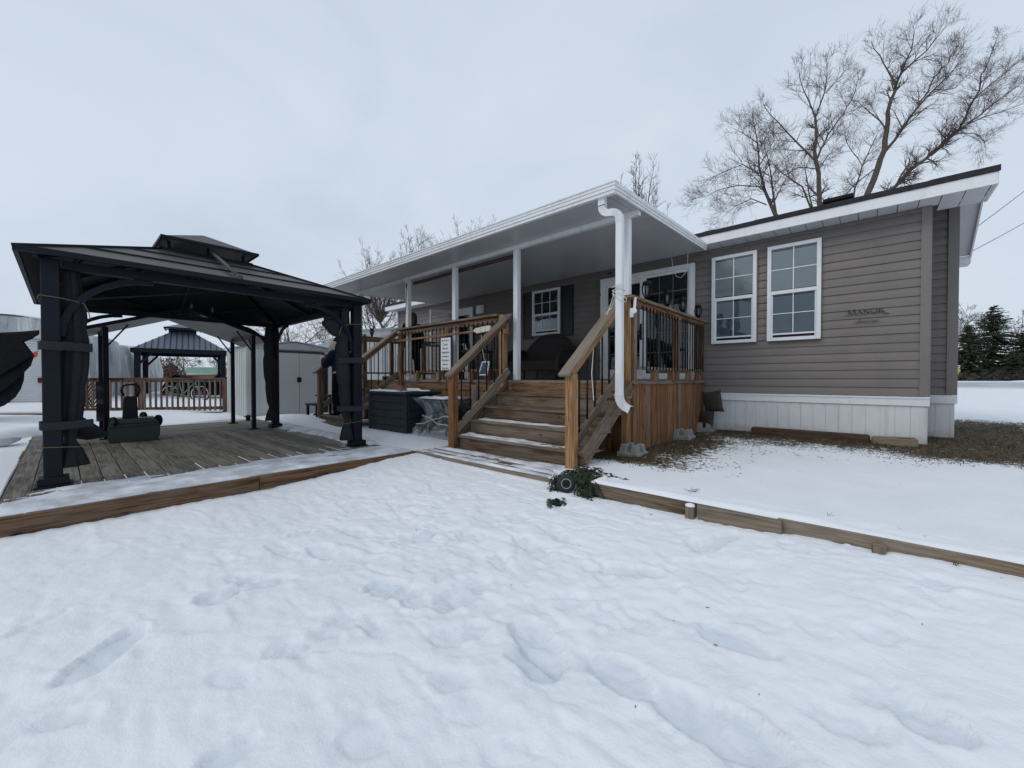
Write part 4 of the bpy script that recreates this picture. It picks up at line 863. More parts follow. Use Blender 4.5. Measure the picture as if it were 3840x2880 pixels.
X,Y,Z=snowsheet('s',-5.75,-4.43,-.34,3.04,-.950,.045,.52,'',41,step=.016,sc=(7.5,3.2),mask=lambda X,Y:.30*sst(-5.28,-4.85,X)-.85*sst(-4.50,-4.44,X)*fbm(X*0+3,Y*2,3,5)-.9*np.clip(fbm(X*5,Y*1.3,4,87)-.60,0,1)-.9*sst(-5.15,-5.6,X)+.15*sst(2.2,2.9,Y)-.12*sst(.10,-.05,Y)*sst(-4.9,-5.2,X)+.5*(fbm(X*1.6,Y*1.2,3,61)-.5))
g2=snowsheet('s',-8.7,-5.3,2.55,3.05,-.951,.12,.45,'',43,step=.04,sc=(2,3),mask=lambda X,Y:.45*sst(2.72,3.0,Y)-.35*sst(2.95,2.6,Y)+.1*sst(-6,-5.4,X))
gaps=[]
for i in range(18):
    yy=-.19+.146*i+.142; gaps.append((yy))
join_grids('deck_snow',[(X,Y,Z),g2],'dsnow','strip of trodden snow along the front edge of the garden deck')
def gapsnow(m):
    rs=random.Random(3)
    for yy in gaps:
        if yy>2.9: break
        l=rs.uniform(.15,.75); m.box(-5.0-l,-4.98,yy-.0045,yy+.0045,-.97,-.950)
tag(obj('gap_snow','snow',gapsnow),'thin lines of snow caught in the gaps of the deck boards','snow',kind='stuff')
# ================================================================ GAZEBO
gaz=empty('gazebo',(-7.0,1.33,-.95),'big dark metal hardtop gazebo with tied curtains over the grey deck','gazebo','metal gazebos')
gx0,gx1,gy0,gy1=-8.80,-5.20,-.255,2.86; ze=1.085; cxg,cyg=-7.0,1.30
for (x,y) in ((-5.40,-.07),(-5.40,2.75),(-8.57,-.07),(-8.57,2.72)):
    box1('post','navy',gaz,x-.058,x+.058,y-.058,y+.058,-.92,1.05,bev=.008)
    obj('post_foot','navy',lambda m:(m.box(x-.12,x+.12,y-.12,y+.12,-.95,-.935),m.box(x-.095,x+.095,y-.095,y+.095,-.935,-.87)),gaz,bev=.008)
[box1('beam','navy',gaz,*q) for q in ((-5.44,-5.36,0,2.68,.975,1.05),(-8.61,-8.53,0,2.65,.975,1.05),(-8.5,-5.47,-.11,-.03,.975,1.05),(-8.5,-5.47,2.71,2.79,.975,1.05))]
for x,y,sx,sy in ((-5.40,-.07,-1,1),(-5.40,2.75,-1,-1),(-8.57,-.07,1,1),(-8.57,2.72,1,-1)):
        for dx_,dy_ in ((sx,0),(0,sy)):
            m=MB()
            pts=[(x+dx_*(.06+.62*(1-math.cos(t))),y+dy_*(.06+.62*(1-math.cos(t))),.38+.58*math.sin(t)) for t in [i*math.pi/16 for i in range(9)]]
            for a,b in zip(pts[:-1],pts[1:]): m.bar(a,b,.032,.05)
            m.build('curved_brace','navy',gaz)
ti=(-7.5,-6.5,.80,1.78); zi=1.59
def hiproof(m,e,z0,t,z1,th=.02):
    (x0,x1,y0,y1),(a0,a1,b0,b1)=e,t
    E=[V((x0,y0,z0)),V((x1,y0,z0)),V((x1,y1,z0)),V((x0,y1,z0))]; T=[V((a0,b0,z1)),V((a1,b0,z1)),V((a1,b1,z1)),V((a0,b1,z1))]
    for i in range(4):
        j=(i+1)%4; m.add([E[i],E[j],T[j],T[i],E[i]-V((0,0,th)),E[j]-V((0,0,th)),T[j]-V((0,0,th)),T[i]-V((0,0,th))],[(0,1,2,3),(7,6,5,4),(0,4,5,1),(1,5,6,2),(2,6,7,3),(3,7,4,0)])
obj('roof','groof',lambda m:hiproof(m,(gx0,gx1,gy0,gy1),ze,ti,zi),gaz)
obj('roof_shade_sheet','roof_shade',lambda m:hiproof(m,(gx0+.03,gx1-.03,gy0+.03,gy1-.03),ze-.026,(ti[0]+.0,ti[1]-.0,ti[2]+.0,ti[3]-.0),zi-.026,.006),gaz)  # dark sheet added under the roof as painted shade, no real layer
obj('cupola_roof','groof',lambda m:hiproof(m,(-7.68,-6.32,.80,1.80),1.715,(-7.2,-6.8,1.28,1.31),1.95,.02),gaz)
obj('cupola_rim','navy',lambda m:(m.box(-6.33,-6.305,.785,1.815,1.688,1.722),m.box(-7.695,-7.67,.785,1.815,1.688,1.722),m.box(-7.67,-6.33,.785,.805,1.688,1.722),m.box(-7.67,-6.33,1.795,1.815,1.688,1.722)),gaz)
obj('cupola_frame','navy',lambda m:([m.bar((x,y,1.54),(x,y,1.73),.03,.03,up=(0,1,0)) for x in (-7.4,-7.0,-6.6) for y in (.9,1.3,1.7)],m.box(-7.5,-6.49,.79,.82,1.56,1.62),m.box(-7.5,-6.49,1.76,1.79,1.56,1.62),m.box(-6.51,-6.485,.8,1.78,1.57,1.62),m.box(-7.51,-7.485,.8,1.78,1.57,1.62)),gaz)
def rooftrim(m):
    E=[V((gx0,gy0,ze)),V((gx1,gy0,ze)),V((gx1,gy1,ze)),V((gx0,gy1,ze))]; T=[V((ti[0],ti[2],zi)),V((ti[1],ti[2],zi)),V((ti[1],ti[3],zi)),V((ti[0],ti[3],zi))]
    for i in range(4):
        j=(i+1)%4; m.bar(E[i]-V((0,0,.012)),E[j]-V((0,0,.012)),.03,.05); m.bar(E[i]+V((0,0,.004)),T[i]+V((0,0,.004)),.05,.03)
        for f in (.34,.67):
            a,b=E[i].lerp(T[i],f),E[j].lerp(T[j],f); m.bar(a+V((0,0,.006)),b+V((0,0,.006)),.016,.02)
obj('roof_trim','navy',rooftrim,gaz)
obj('ridge_bar','groof',lambda m:(m.tube([(-6.45,1.30,1.66),(-5.20,1.30,1.125)],.022,10),m.lathe([(.001,-.03),(.03,-.02),(.034,.0),(.03,.02),(.001,.03)],(-5.18,1.30,1.115),12)),gaz,smooth=True)
def rafters(m):
    E=[V((gx0+.1,gy0+.1,ze-.03)),V((gx1-.1,gy0+.1,ze-.03)),V((gx1-.1,gy1-.1,ze-.03)),V((gx0+.1,gy1-.1,ze-.03))]; T=[V((ti[0],ti[2],zi-.05)),V((ti[1],ti[2],zi-.05)),V((ti[1],ti[3],zi-.05)),V((ti[0],ti[3],zi-.05))]
    for i in range(4):
        j=(i+1)%4; m.bar(E[i],T[i],.04,.05); m.bar((E[i]+E[j])/2,(T[i]+T[j])/2,.035,.045); m.bar(E[i].lerp(T[i],.4),(E[i]+E[j])/2,.02,.025); m.bar(E[j].lerp(T[j],.4),(E[i]+E[j])/2,.02,.025)
    m.bar((-5.4,-.07,.72),(-6.8,-.0,1.18),.012,.012); m.bar((-5.4,.1,.72),(-5.6,1.3,1.02),.012,.012)
obj('rafter','navy',rafters,gaz)
def curtain(m,x,y,dx_,dy_,zt,zb,bulge,flare):
    def f(u,v):
        q=u*2*math.pi; z=zt+(zb-zt)*v; k=.6+.45*math.sin(math.pi*min(v/.9,1))*bulge
        for zz,s in ((.86,.45),(.30,.18),(.60,.15)): k*=1-s*math.exp(-((v-zz)/.035)**2)
        if v>.87: k*=1+flare*(v-.87)/.13*1.6
        r=.094*k*(1+.10*math.sin(5*q+1.5*v)+.05*math.sin(11*q+4*v)); return V((x+dx_*(.10+.02*math.sin(4*v))+r*math.cos(q)*1.05,y+dy_*(.12+.02*math.sin(5*v))+r*math.sin(q)*.95,z))
    m.grid(f,43,44)
for i,(x,y,dx_,dy_,b,fl) in enumerate(((-5.40,-.07,-.9,1,1.15,1.1),(-5.40,2.75,-.8,-1,1.15,.8),(-8.57,-.07,.8,1,1.,.8),(-8.57,2.72,.9,-1,1.0,.8))):
    c=obj('curtain','curtain',lambda m:curtain(m,x,y,dx_,dy_,1.0,-.80 if i!=1 else -.86,b*.82,fl*.7),gaz,smooth=True)
    for z,h,w in ((.29 if i==0 else .25,.075,.0),(-.42,.07,0)):
        if i<2:
            def band(m,z=z,h=h):
                pts=[(x+.070,y-.082),(x+.070,y+.08),(x+.06,y+dy_*.22 if dy_>0 else y+.082),(x+dx_*.20,y+dy_*.24),(x-.12,y-.082 if dy_>0 else y+.082)]
                pts=[(x+.066,y-.066),(x+.066,y+.066),(x-.02,y+.25),(x-.19,y+.20),(x-.10,y-.08)] if dy_>0 else [(x+.066,y+.066),(x+.066,y-.066),(x-.02,y-.24),(x-.17,y-.20),(x-.10,y+.08)]
                k=len(pts)
                for a,b_ in zip(pts,pts[1:]+pts[:1]): m.bar((a[0],a[1],z),(b_[0],b_[1],z+random.uniform(-.01,.01)),.006,h)
            obj('strap','strap',band,gaz)
    if i<2:
        def tie(m,z):
            s=1 if dy_>0 else -1
            pts=[(x+.066,y-s*.066,z+.01),(x+.066,y+s*.066,z),(x+.0,y+s*.20,z-.02),(x-.13,y+s*.2,z-.01),(x-.1,y-s*.08,z)]; m.tube(pts+[pts[0]],.0035,5)
            if z>0: m.tube([(x-.0,y+s*.2,z-.02),(x+.01,y+s*.23,z-.1),(x+.0,y+s*.24,z-.16)],.004,5)
        obj('string','string',lambda m:tie(m,.71 if i==0 else .75),gaz); obj('string','string',lambda m:tie(m,-.61),gaz)
obj('curtain','curtain',lambda m:curtain(m,-5.40,2.75,-1.3,-1.9,.93,.52,1.7,.3),gaz,smooth=True)
obj('curtain_tail','curtain',lambda m:m.prism([(-8.50,.02,-.45),(-8.42,.10,-.5),(-8.28,.42,-.80),(-8.32,.40,-.86),(-8.50,.22,-.90),(-8.56,.0,-.84)],(-.05,.02,0)),gaz)
# hanging ornament
orn=empty('hanging_ornament',(-7.0,1.30,.78),'round wire ornament hanging from the centre of the gazebo','ornament')
obj('wire_hoop','navy',lambda m:(m.tube([(-7.0+.14*math.cos(q),1.30+.14*math.sin(q),.97+.0*q) for q in [i*math.pi/12 for i in range(25)]],.004,5),m.tube([(-7.0+.10*math.cos(q),1.30+.10*math.cos(q),.97+.16*math.sin(q)) for q in [i*math.pi/12 for i in range(25)]],.004,5),m.tube([(-7.0-.10*math.cos(q),1.30+.10*math.cos(q)*1.3,.97+.17*math.sin(q)) for q in [i*math.pi/12 for i in range(25)]],.004,5),m.tube([(-7,1.3,1.13),(-7,1.3,1.54)],.003,4)),orn)
obj('light_bulb','tube',lambda m:[m.lathe([(.001,-.04),(.012,-.02),(.014,.01),(.004,.05),(.001,.05)],p,8) for p in ((-6.95,1.18,.99),(-6.98,1.42,.98))],orn,smooth=True)
# ================================================================ GRILL GAZEBO (smaller, behind)
gg=empty('grill_gazebo',(-9.55,1.4,-.95),'narrow black grill gazebo with thin posts behind the big gazebo','gazebo','metal gazebos')
for (x,y) in ((-8.9,.44),(-10.15,.44),(-10.0,2.37),(-8.62,2.37)):
    box1('post','navy',gg,x-.032,x+.032,y-.032,y+.032,-.94,.80); box1('post_foot','navy',gg,x-.08,x+.08,y-.08,y+.08,-.95,-.935)
obj('roof','groofu',lambda m:(m.prism([(-8.50,.16,.70),(-8.50,1.40,1.16),(-8.50,1.40,1.18),(-8.50,.16,.735)],(-1.95,0,0)),m.prism([(-8.50,2.66,.70),(-8.50,1.40,1.16),(-8.50,1.40,1.18),(-8.50,2.66,.735)],(-1.95,0,0))),gg)
obj('roof_edge','navy',lambda m:(m.bar((-8.49,.16,.715),(-8.49,1.40,1.17),.02,.05),m.bar((-8.49,2.66,.715),(-8.49,1.40,1.17),.02,.05)),gg)
for a,b in (((-8.9,.44),(-10.15,.44)),((-8.62,2.37),(-10,2.37))): bar1('beam','navy',gg,(*a,.765),(*b,.765),.03,.03)
for x,y,a,b in ((-8.9,.44,0,1),(-8.62,2.37,0,-1),(-10.,2.37,0,-1),(-8.62,2.37,-1,0),(-8.9,.44,-1,0)): bar1('brace','navy',gg,(x,y,.48),(x+a*.26,y+b*.26,.76 if a else .865),.022,.022)
obj('shelf','navy',lambda m:(m.box(-9.1,-8.72,.26,.62,-.02,.0),),gg); obj('side_cloth','groofu',lambda m:m.grid(lambda u,v:V((-8.95-.03*math.sin(9*v),.33+.09*u,-.05-.62*v)),5,10),gg)
# ================================================================ FAR GAZEBO
fg=empty('far_gazebo',(-19.4,3.2,-.8),'distant blue grey gazebo with ribbed metal roof and small cupola','gazebo','metal gazebos')
c1,c2,c3_,c4_=at(492,1307,13.2),at(853,1319,14.8),None,None
fx=V((c2.x-c1.x,c2.y-c1.y,0)); flen=fx.length; fx.normalize(); fn=V((-fx.y,fx.x,0)); fn=fn if fn.dot(Fw)>0 else -fn
O=V((c1.x,c1.y,1.0)); FW,FD=flen,3.0
def P(u,v,z): return O+fx*u*FW+fn*v*FD+V((0,0,z-1.0))
def froof(m):
    a=[P(0,0,1.0),P(1,0,1.0),P(1,1,1.0),P(0,1,1.0)]; t=[P(.38,.38,1.72),P(.62,.38,1.72),P(.62,.62,1.72),P(.38,.62,1.72)]
    for i in range(4): j=(i+1)%4; m.add([a[i],a[j],t[j],t[i]],[(0,1,2,3)])
    a=[P(.30,.30,1.86),P(.70,.30,1.86),P(.70,.70,1.86),P(.30,.70,1.86)]; t=P(.5,.5,2.08)
    for i in range(4): m.add([a[i],a[(i+1)%4],t],[(0,1,2)],[[(0,0)]*3])
obj('roof','groof2',froof,fg)
def fribs(m):
    for i in range(1,16):
        u=i/16; vv=min(u,1-u,.38); m.bar(P(u,0,1.01),P(u,vv,1.01+.72*vv/.38),.018,.03)
    for a,b in (((0,0),(1,0)),((1,0),(1,1)),((0,0),(0,1)),((0,1),(1,1))): m.bar(P(*a,.95),P(*b,.95),.06,.14)
    for a,b in (((.3,.3),(.7,.3)),((.7,.3),(.7,.7)),((.3,.3),(.3,.7))): m.bar(P(*a,1.84),P(*b,1.84),.03,.05)
    m.bar(P(.5,.38,1.75),P(.5,.62,1.75),.8,.14)
obj('roof_ribs','navy',fribs,fg)
for u,v in ((.05,.06),(.95,.06),(.05,.94),(.95,.94)): bar1('post','navy',fg,P(u,v,-.9),P(u,v,.92),.16,.16,up=fx)
[bar1('brace','navy',fg,P(u,v,.45),P(u+s*.14,v,.88),.06,.07) for u,v,s in ((.05,.06,1),(.95,.06,-1),(.05,.94,1))]
# ================================================================ MOWER
mw=empty('garden_mower',(-8.5,.80,-.95),'dark green wheeled mower tipped up with a black loop handle','mower')
RD=V((-8.42,.72,0)).normalized(); TD=V((RD.y,-RD.x,0))
def mp(u,v,z): return V((-8.42,.72,-.95))+TD*u+RD*v+V((0,0,z*1.13))
def mbody(m):
    prof=[(-.27,.0),(-.29,.05),(-.29,.20),(-.26,.27),(-.20,.31),(.22,.31),(.27,.26),(.29,.20),(.285,.06),(.24,.0)]
    vs=[mp(a,-.16,b) for a,b in prof]+[mp(a*.97,.22,b) for a,b in prof]; k=len(prof); m.add(vs,[tuple(range(k)),tuple(range(2*k-1,k-1,-1))]+[(i,k+i,k+(i+1)%k,(i+1)%k) for i in range(k)])
    m.bar(mp(-.29,-.17,.20),mp(.29,-.17,.205),.02,.025); m.bar(mp(-.27,-.165,.24),mp(.27,-.165,.245),.02,.012)
obj('body','green',mbody,mw,bev=.02)
for u,v,z,r in ((-.23,-.10,.26,.085),(.27,-.06,.26,.085),(-.25,.24,.24,.08),(.10,.20,.30,.08)):
    obj('wheel','blackp',lambda m:(m.lathe([(.0,-.012),(r*.5,-.015),(r*.9,-.022),(r,-.015),(r,.015),(r*.9,.022),(r*.5,.015),(0,.012)],mp(u,v,z),20,axis=(TD.x*.9+RD.x*.4,TD.y*.9+RD.y*.4,0)),),mw)
obj('chute','black',lambda m:(m.prism([mp(-.14,.0,.30),mp(.04,.0,.30),mp(.03,.0,.60),mp(-.12,.0,.60)],RD*.08),),mw,bev=.012)
obj('handle_loop','black',lambda m:m.tube([mp(-.12,.04,.60),mp(-.145,.04,.68),mp(-.12,.04,.745),mp(-.03,.04,.76),mp(.04,.04,.745),mp(.06,.04,.68),mp(.03,.04,.60)],.016,8),mw,smooth=True)
# ================================================================ SHED
sh=empty('metal_shed',(-12.2,4.1,-.95),'pale grey ribbed metal garden shed with double doors','shed')
SX,SX2,SY0,SY1=-11.3,-13.0,2.95,5.20; SZ=.78; SP=.93
def shw(m):
    m.prism([(SX2,SY0+.02,-1.0),(SX2,SY1-.02,-1.0),(SX2,SY1-.02,SZ-.01),(SX2,(SY0+SY1)/2,SP-.02),(SX2,SY0+.02,SZ-.01)],(SX-.02-SX2,0,0))
    x=SX2
    while x<SX-.02: m.box(x,min(x+.10,SX),SY0,SY0+.03,-1.0,SZ); m.box(x+.10,min(x+.15,SX),SY0-.018,SY0+.03,-1.0,SZ); x+=.15
    m.box(SX-.03,SX,SY0-.005,SY0+.62,-1,SZ-.02); m.box(SX-.03,SX,SY1-.5,SY1,-1,SZ-.02); m.box(SX,SX+.012,SY0,SY0+.04,-1,SZ); m.box(SX,SX+.008,SY0+.28,SY0+.30,-1,SZ-.03); m.box(SX,SX+.008,SY0+.5,SY0+.52,-1,SZ-.03)
obj('wall','shed',shw,sh)
obj('gable','shedroof',lambda m:m.prism([(SX-.01,SY0-.05,SZ-.03),(SX-.01,SY1+.05,SZ-.03),(SX-.01,SY1+.05,SZ+.02),(SX-.01,(SY0+SY1)/2,SP+.01),(SX-.01,SY0-.05,SZ+.02)],(.035,0,0)),sh)
obj('roof','shedroof',lambda m:(m.prism([(SX2-.05,SY0-.08,SZ),(SX2-.05,(SY0+SY1)/2,SP+.03),(SX2-.05,(SY0+SY1)/2,SP+.05),(SX2-.05,SY0-.08,SZ+.03)],(SX-SX2+.10,0,0)),m.prism([(SX2-.05,SY1+.08,SZ),(SX2-.05,(SY0+SY1)/2,SP+.03),(SX2-.05,(SY0+SY1)/2,SP+.05),(SX2-.05,SY1+.08,SZ+.03)],(SX-SX2+.10,0,0))),sh)
box1('door_header','bronze',sh,SX,SX+.02,SY0+.62,SY1-.38,SZ-.11,SZ-.06)
for a,b in ((SY0+.62,SY0+1.21),(SY0+1.22,SY0+1.80)):
    d=box1('door','shedd',sh,SX-.02,SX+.012,a,b,-1.0,SZ-.11,bev=.004)
    if a>SY0+1: box1('handle','black',d,SX+.012,SX+.03,a-.06,a+.04,-.10,.03)
box1('door_gap','bronze',sh,SX-.02,SX+.010,SY0+1.81,SY0+1.97,-1.0,SZ-.11)
tag(obj('garden_bench','black',lambda m:(m.box(-9.9,-9.2,4.0,4.5,-.42,-.39),m.box(-9.85,-9.2,3.75,4.0,-.62,-.58),[m.bar((x,y,-.95),(x,y,z),.05,.05,up=(0,1,0)) for x,y,z in ((-9.8,4.1,-.4),(-9.3,4.1,-.4),(-9.8,4.4,-.4),(-9.8,3.8,-.6),(-9.3,3.8,-.6))],m.tube([(-9.5,3.8,-.85),(-9.3,4.2,-.5)],.02,6))),'black metal bench table standing behind the side steps','bench')
# small lantern and hose near shed
tag(obj('path_lantern','blackp',lambda m:(m.lathe([(.001,.14),(.09,.10),(.09,.09),(.05,.085),(.045,0),(.001,0)],(-10.4,2.75,-.95),12),)),'small black lantern sitting by the shed corner','lantern')
# ================================================================ BACK FENCE
fe=empty('deck_fence',(-14.1,1.6,-.9),'reddish brown baluster fence across the back of the neighbouring deck','fence')
A,B=V((-15.15,.1,0)),V((-13.15,2.93,0)); fd_=(B-A).normalized(); FL=(B-A).length; fnn=V((fd_.y,-fd_.x,0)); fnn=-fnn if fnn.dot(Fw)>0 else fnn
rz=lambda p,z:V((p.x,p.y,z))
bar1('top_rail','redwood',fe,rz(A,.0),rz(B,.0),.13,.035); bar1('under_rail','redwood',fe,rz(A,-.06),rz(B,-.06),.04,.08); bar1('bottom_rail','redwood',fe,rz(A,-.80),rz(B,-.80),.04,.08)
k=0
while k*.125<FL: p=A+fd_*k*.125+fnn*.03; bar1('baluster','redwood',fe,rz(p,-.87),rz(p,-.03),.04,.035,up=fd_); k+=1
for t in (0.0,.44,1.0): p=A+fd_*FL*t; bar1('post','redwood',fe,rz(p,-1.0),rz(p,-.02),.09,.09,up=fd_)
def latt(m):
    for i in range(9):
        for s in (-1,1):
            a=A+fd_*(.0+.06*i)-fnn*.06; m.bar(rz(a,-.75),rz(a+fd_*s*.35,-.12),.03,.008,up=fnn)
obj('lattice','redwood',latt,fe)
obj('deck_edge','stain',lambda m:[m.bar(rz(A+fd_*(i*.14)+fnn*.10,-.98),rz(A+fd_*(i*.14)+fnn*.10,-.89),.13,.03,up=fd_) for i in range(-2,25)],fe)
join_grids('deck_ledge_snow',[(np.array([[A.x-.6,A.x-.6+.3],[B.x-.0,B.x+.3]]),np.array([[A.y-.5,A.y-.5-.2],[B.y,B.y-.2]]),np.array([[-.875,-.88],[-.875,-.88]]))],'snow','strip of snow on the edge of the fenced deck')
# bicycle
bk=empty('bicycle',(-17.1,2.7,-.78),'mint green bicycle parked behind the brown fence','bicycle')
def bp(u,z): return V((-17.1,2.7,-.80))+Rt*u*.95+V((0,0,z*.86))
nb=V((Fw.x,Fw.y,0)).normalized()
for u in (-.52,.52):
    w=obj('wheel','blackp',lambda m:m.tube([bp(u+.33*math.cos(q),.33+.33*math.sin(q)) for q in [i*math.pi/12 for i in range(25)]],.02,6),bk)
    obj('rim','signw',lambda m:(m.tube([bp(u+.30*math.cos(q),.33+.30*math.sin(q)) for q in [i*math.pi/12 for i in range(25)]],.010,5),[m.tube([bp(u,.33),bp(u+.3*math.cos(q),.33+.3*math.sin(q))],.002,3) for q in [i*math.pi/6 for i in range(12)]]),w)
obj('frame','mint',lambda m:[m.tube([bp(*a),bp(*b)],.018,6) for a,b in (((-.52,.33),(-.08,.30)),((-.08,.30),(.36,.78)),((-.22,.80),(.36,.78)),((-.08,.30),(-.24,.90)),((-.52,.33),(-.22,.78)),((.33,.88),(.52,.33)))],bk)
obj('saddle','black',lambda m:m.prism([bp(-.38,.92),bp(-.10,.93),bp(-.10,.96),bp(-.36,.98)],nb*.12),bk)
obj('handlebar','black',lambda m:(m.tube([bp(.33,.88),bp(.30,1.0),bp(.20,1.03)],.014,6),m.tube([bp(.28,1.0)-nb*.25,bp(.28,1.0)+nb*.25],.014,6)),bk)
# stored dark stuff behind bicycle
tag(obj('covered_pile','blackc',lambda m:m.grid(lambda u,v:at(600+220*u,1440,14.6)*1+V((0,0,-.62-at(600+220*u,1440,14.6).z))+nb*.9*v+V((0,0,(.62+.12*math.sin(9*u)+.06*math.sin(23*u))*math.sin(math.pi*v)**.6)),22,9),smooth=True),'low dark pile of covered garden things behind the bicycle','covered pile')
# ================================================================ CAMPER + TARP
cp=empty('camper_trailer',(-19,.2,-.8),'white ribbed camper trailer half covered by a big silver tarp','camper')
CA,CB=V((-16.9,-.34,0)),V((-23.4,2.75,0)); cd=(CB-CA).normalized(); cn=V((-cd.y,cd.x,0)); cn=cn if cn.x<0 and cn.y<0 or cn.y<0 else -cn
def cz(p,z): return V((p.x,p.y,z))
CD=CA+cn*2.5
def cbody(m):
    m.add([cz(CA,-.68),cz(CD,-.68),cz(CD,1.2),cz(CA,1.2),cz(CB,-.68),cz(CB+cn*2.5,-.68),cz(CB+cn*2.5,.85),cz(CB,.85)],[(0,1,2,3),(4,7,6,5),(0,4,5,1),(3,2,6,7)])
    for i in range(26):
        z=-.66+i*.068; m.bar(cz(CA-cd*.012,z),cz(CD-cd*.012,z),.034,.036)
obj('body','camper',cbody,cp)
box1('tail_lamp','redl',cp,*(lambda p:(p.x-.02,p.x+.05,p.y-.05,p.y+.05,-.12,.02))(CA+cn*.08-cd*.03))
obj('bumper','navy',lambda m:m.bar(cz(CA-cd*.1,-.78),cz(CD-cd*.1,-.78),.15,.2),cp)
obj('hose_arc','bronze',lambda m:(m.tube([cz(CA+cn*1.0-cd*.06,-.25),cz(CA+cn*.85-cd*.08,-.35),cz(CA+cn*.8-cd*.08,-.68)],.015,5),m.tube([cz(CA+cn*.9-cd*.06,-.2),cz(CA+cn*.7-cd*.08,-.35),cz(CA+cn*.66-cd*.08,-.68)],.015,5)),cp)
def tarp(u,v):
    base=CA.lerp(CB,u)*1.0-cd*.15*(1-u); top=1.60-.52*u+.05*math.sin(u*17)+.025*math.sin(u*41)
    if v<.62:
        t=v/.62; z=-.72+(top+.72)*t; o=cn*(-.10-.10*(1-t)*(.5+.5*math.sin(u*33))-.05*math.sin(u*57+3*t)-.03*math.sin(u*90+9*t)); o=o+cn*(.14*t**6)
        return cz(base+o,z)
    t=(v-.62)/.38; return cz(base+cn*(.05+2.6*t),top+.12*math.sin(math.pi*t)+.03*math.sin(u*25+t*9))
obj('tarp','tarp',lambda m:m.grid(tarp,110,40),cp,smooth=True)
obj('tarp','tarp',lambda m:m.grid(lambda u,v:cz(CA.lerp(CD,u)-cd*(.12+.02*math.sin(19*u)),1.62-(.55-.35*u+.06*math.sin(u*7))*v+.04*math.sin(u*4)),24,8),cp,smooth=True)
# orange flag
tag(obj('orange_ribbon','orange',lambda m:m.grid(lambda u,v:at(118+24*u,1330-20*u+22*v,8.9)+V((0,0,.02*math.sin(6*u))),5,3)),'bright orange ribbon between the black cover and the gazebo post','ribbon')
# black draped cover on frame
def cover():
    o=empty('draped_cover',at(40,1560,8.2),'large black fabric cover draped over a frame at the left edge','cover')
    pts=[(-260,1255),(60,1243),(150,1236),(150,1252),(88,1275),(115,1310),(131,1332),(118,1372),(94,1395),(92,1425),(80,1460),(60,1490),(20,1520),(-40,1545),(-260,1570)]
    n=len(pts); m=MB(); lay=[(0,.95),(.10,1.0),(.35,1.0),(.5,.9)]; vs=[]
    cx_,cy_=-60,1400
    for dd,s in lay:
        for (a,b) in pts: vs.append(at(cx_+(a-cx_)*s,cy_+(b-cy_)*s,8.0)+V((-.995,-.10,0))*dd)
    fs=[(i*n+j,i*n+(j+1)%n,(i+1)*n+(j+1)%n,(i+1)*n+j) for i in range(3) for j in range(n)]+[tuple(range(n))[::-1],tuple(range(3*n,4*n))]
    m.add(vs,fs); c=m.build('fabric','blackc',o)
    obj('fold','blackc',lambda m:(m.tube([at(-30,1420,7.98),at(60,1370,7.96),at(120,1335,7.99)],[.03,.035,.01],6),m.tube([at(-60,1500,7.98),at(30,1450,7.95),at(90,1400,7.99)],[.03,.03,.01],6)),o,smooth=True)
cover()
ls=empty('neighbour_steps',(-15.6,-1.3,-1.0),'red brown low steps with snow in front of the white camper','steps')
for i,(z,o) in enumerate(((-.80,0),(-.93,.35))):
    p0=V((-14.0,.05,0))+V((.666,-.746,0))*o; q0=p0+Rt*(-4.5)
    bar1('step_board','redwood',ls,rz(p0,z-.06),rz(q0,z-.06),.30,.10)
    bar1('step_snow','snow',ls,rz(p0,z+.01),rz(q0,z+.01),.28,.035)
tag(obj('rolled_sheet','signw',lambda m:(m.tube([onz(-60,1665,-.88),onz(20,1655,-.88),onz(70,1645,-.89)],[.06,.075,.03],9),)),'white rolled sheet with dark ties lying on the snow at the left edge','roll')
tag(obj('snow_heap','snow',lambda m:m.grid(lambda u,v:onz(-120+250*u,1640,-.97)+nb*(2.2*v-1.4)+V((0,0,.24*math.sin(math.pi*u)**.7*math.sin(math.pi*v)+.03*math.sin(11*u+7*v))),22,14),smooth=True),'rounded heap of snow at the left edge beyond the deck','snow heap')
# ================================================================ PARKED WHITE TRAILERS (behind porch left)
wt=empty('white_trailer',(-19,10,-.8),'long white trailer with grey slanted stripes behind the porch end','trailer')
T0,T1=at(1270,1300,15.5),at(1530,1290,16.5); tdir=V((T1.x-T0.x,T1.y-T0.y,0)).normalized()
def trl(m):
    a,b=rz(T0,0),rz(T1,0)+tdir*2; n2=nb*2.4
    m.add([rz(a,-.6),rz(b,-.6),rz(b,2.25),rz(a,1.80),rz(a+n2,-.6),rz(b+n2,-.6),rz(b+n2,2.25),rz(a+n2,1.80)],[(0,1,2,3),(7,6,5,4),(0,4,5,1),(1,5,6,2),(2,6,7,3),(3,7,4,0)])
obj('body','camper',trl,wt)
obj('roof_edge','shedroof',lambda m:m.bar(rz(T0,1.82)-nb*.03,rz(T1,1.82+.45*((T1-T0).length/((T1-T0).length+2)))-nb*.03,.06,.07),wt)
def stp(m):
    L_=(T1-T0).length
    for u in (.06,.34): a=T0+tdir*L_*u; b=T0+tdir*L_*(u+.34); m.prism([rz(a,.8+0*u)-nb*.004,rz(a+tdir*.35,.8)-nb*.004,rz(b+tdir*.2,1.75)-nb*.004,rz(b-tdir*.2,1.75)-nb*.004],-nb*.006)
obj('stripe','shedd',stp,wt)
obj('window','dark',lambda m:m.prism([rz(T0+tdir*2.2,.1)-nb*.012,rz(T0+tdir*2.7,.1)-nb*.012,rz(T0+tdir*2.7,.95)-nb*.012,rz(T0+tdir*2.2,.95)-nb*.012],-nb*.02),wt,bev=.05)
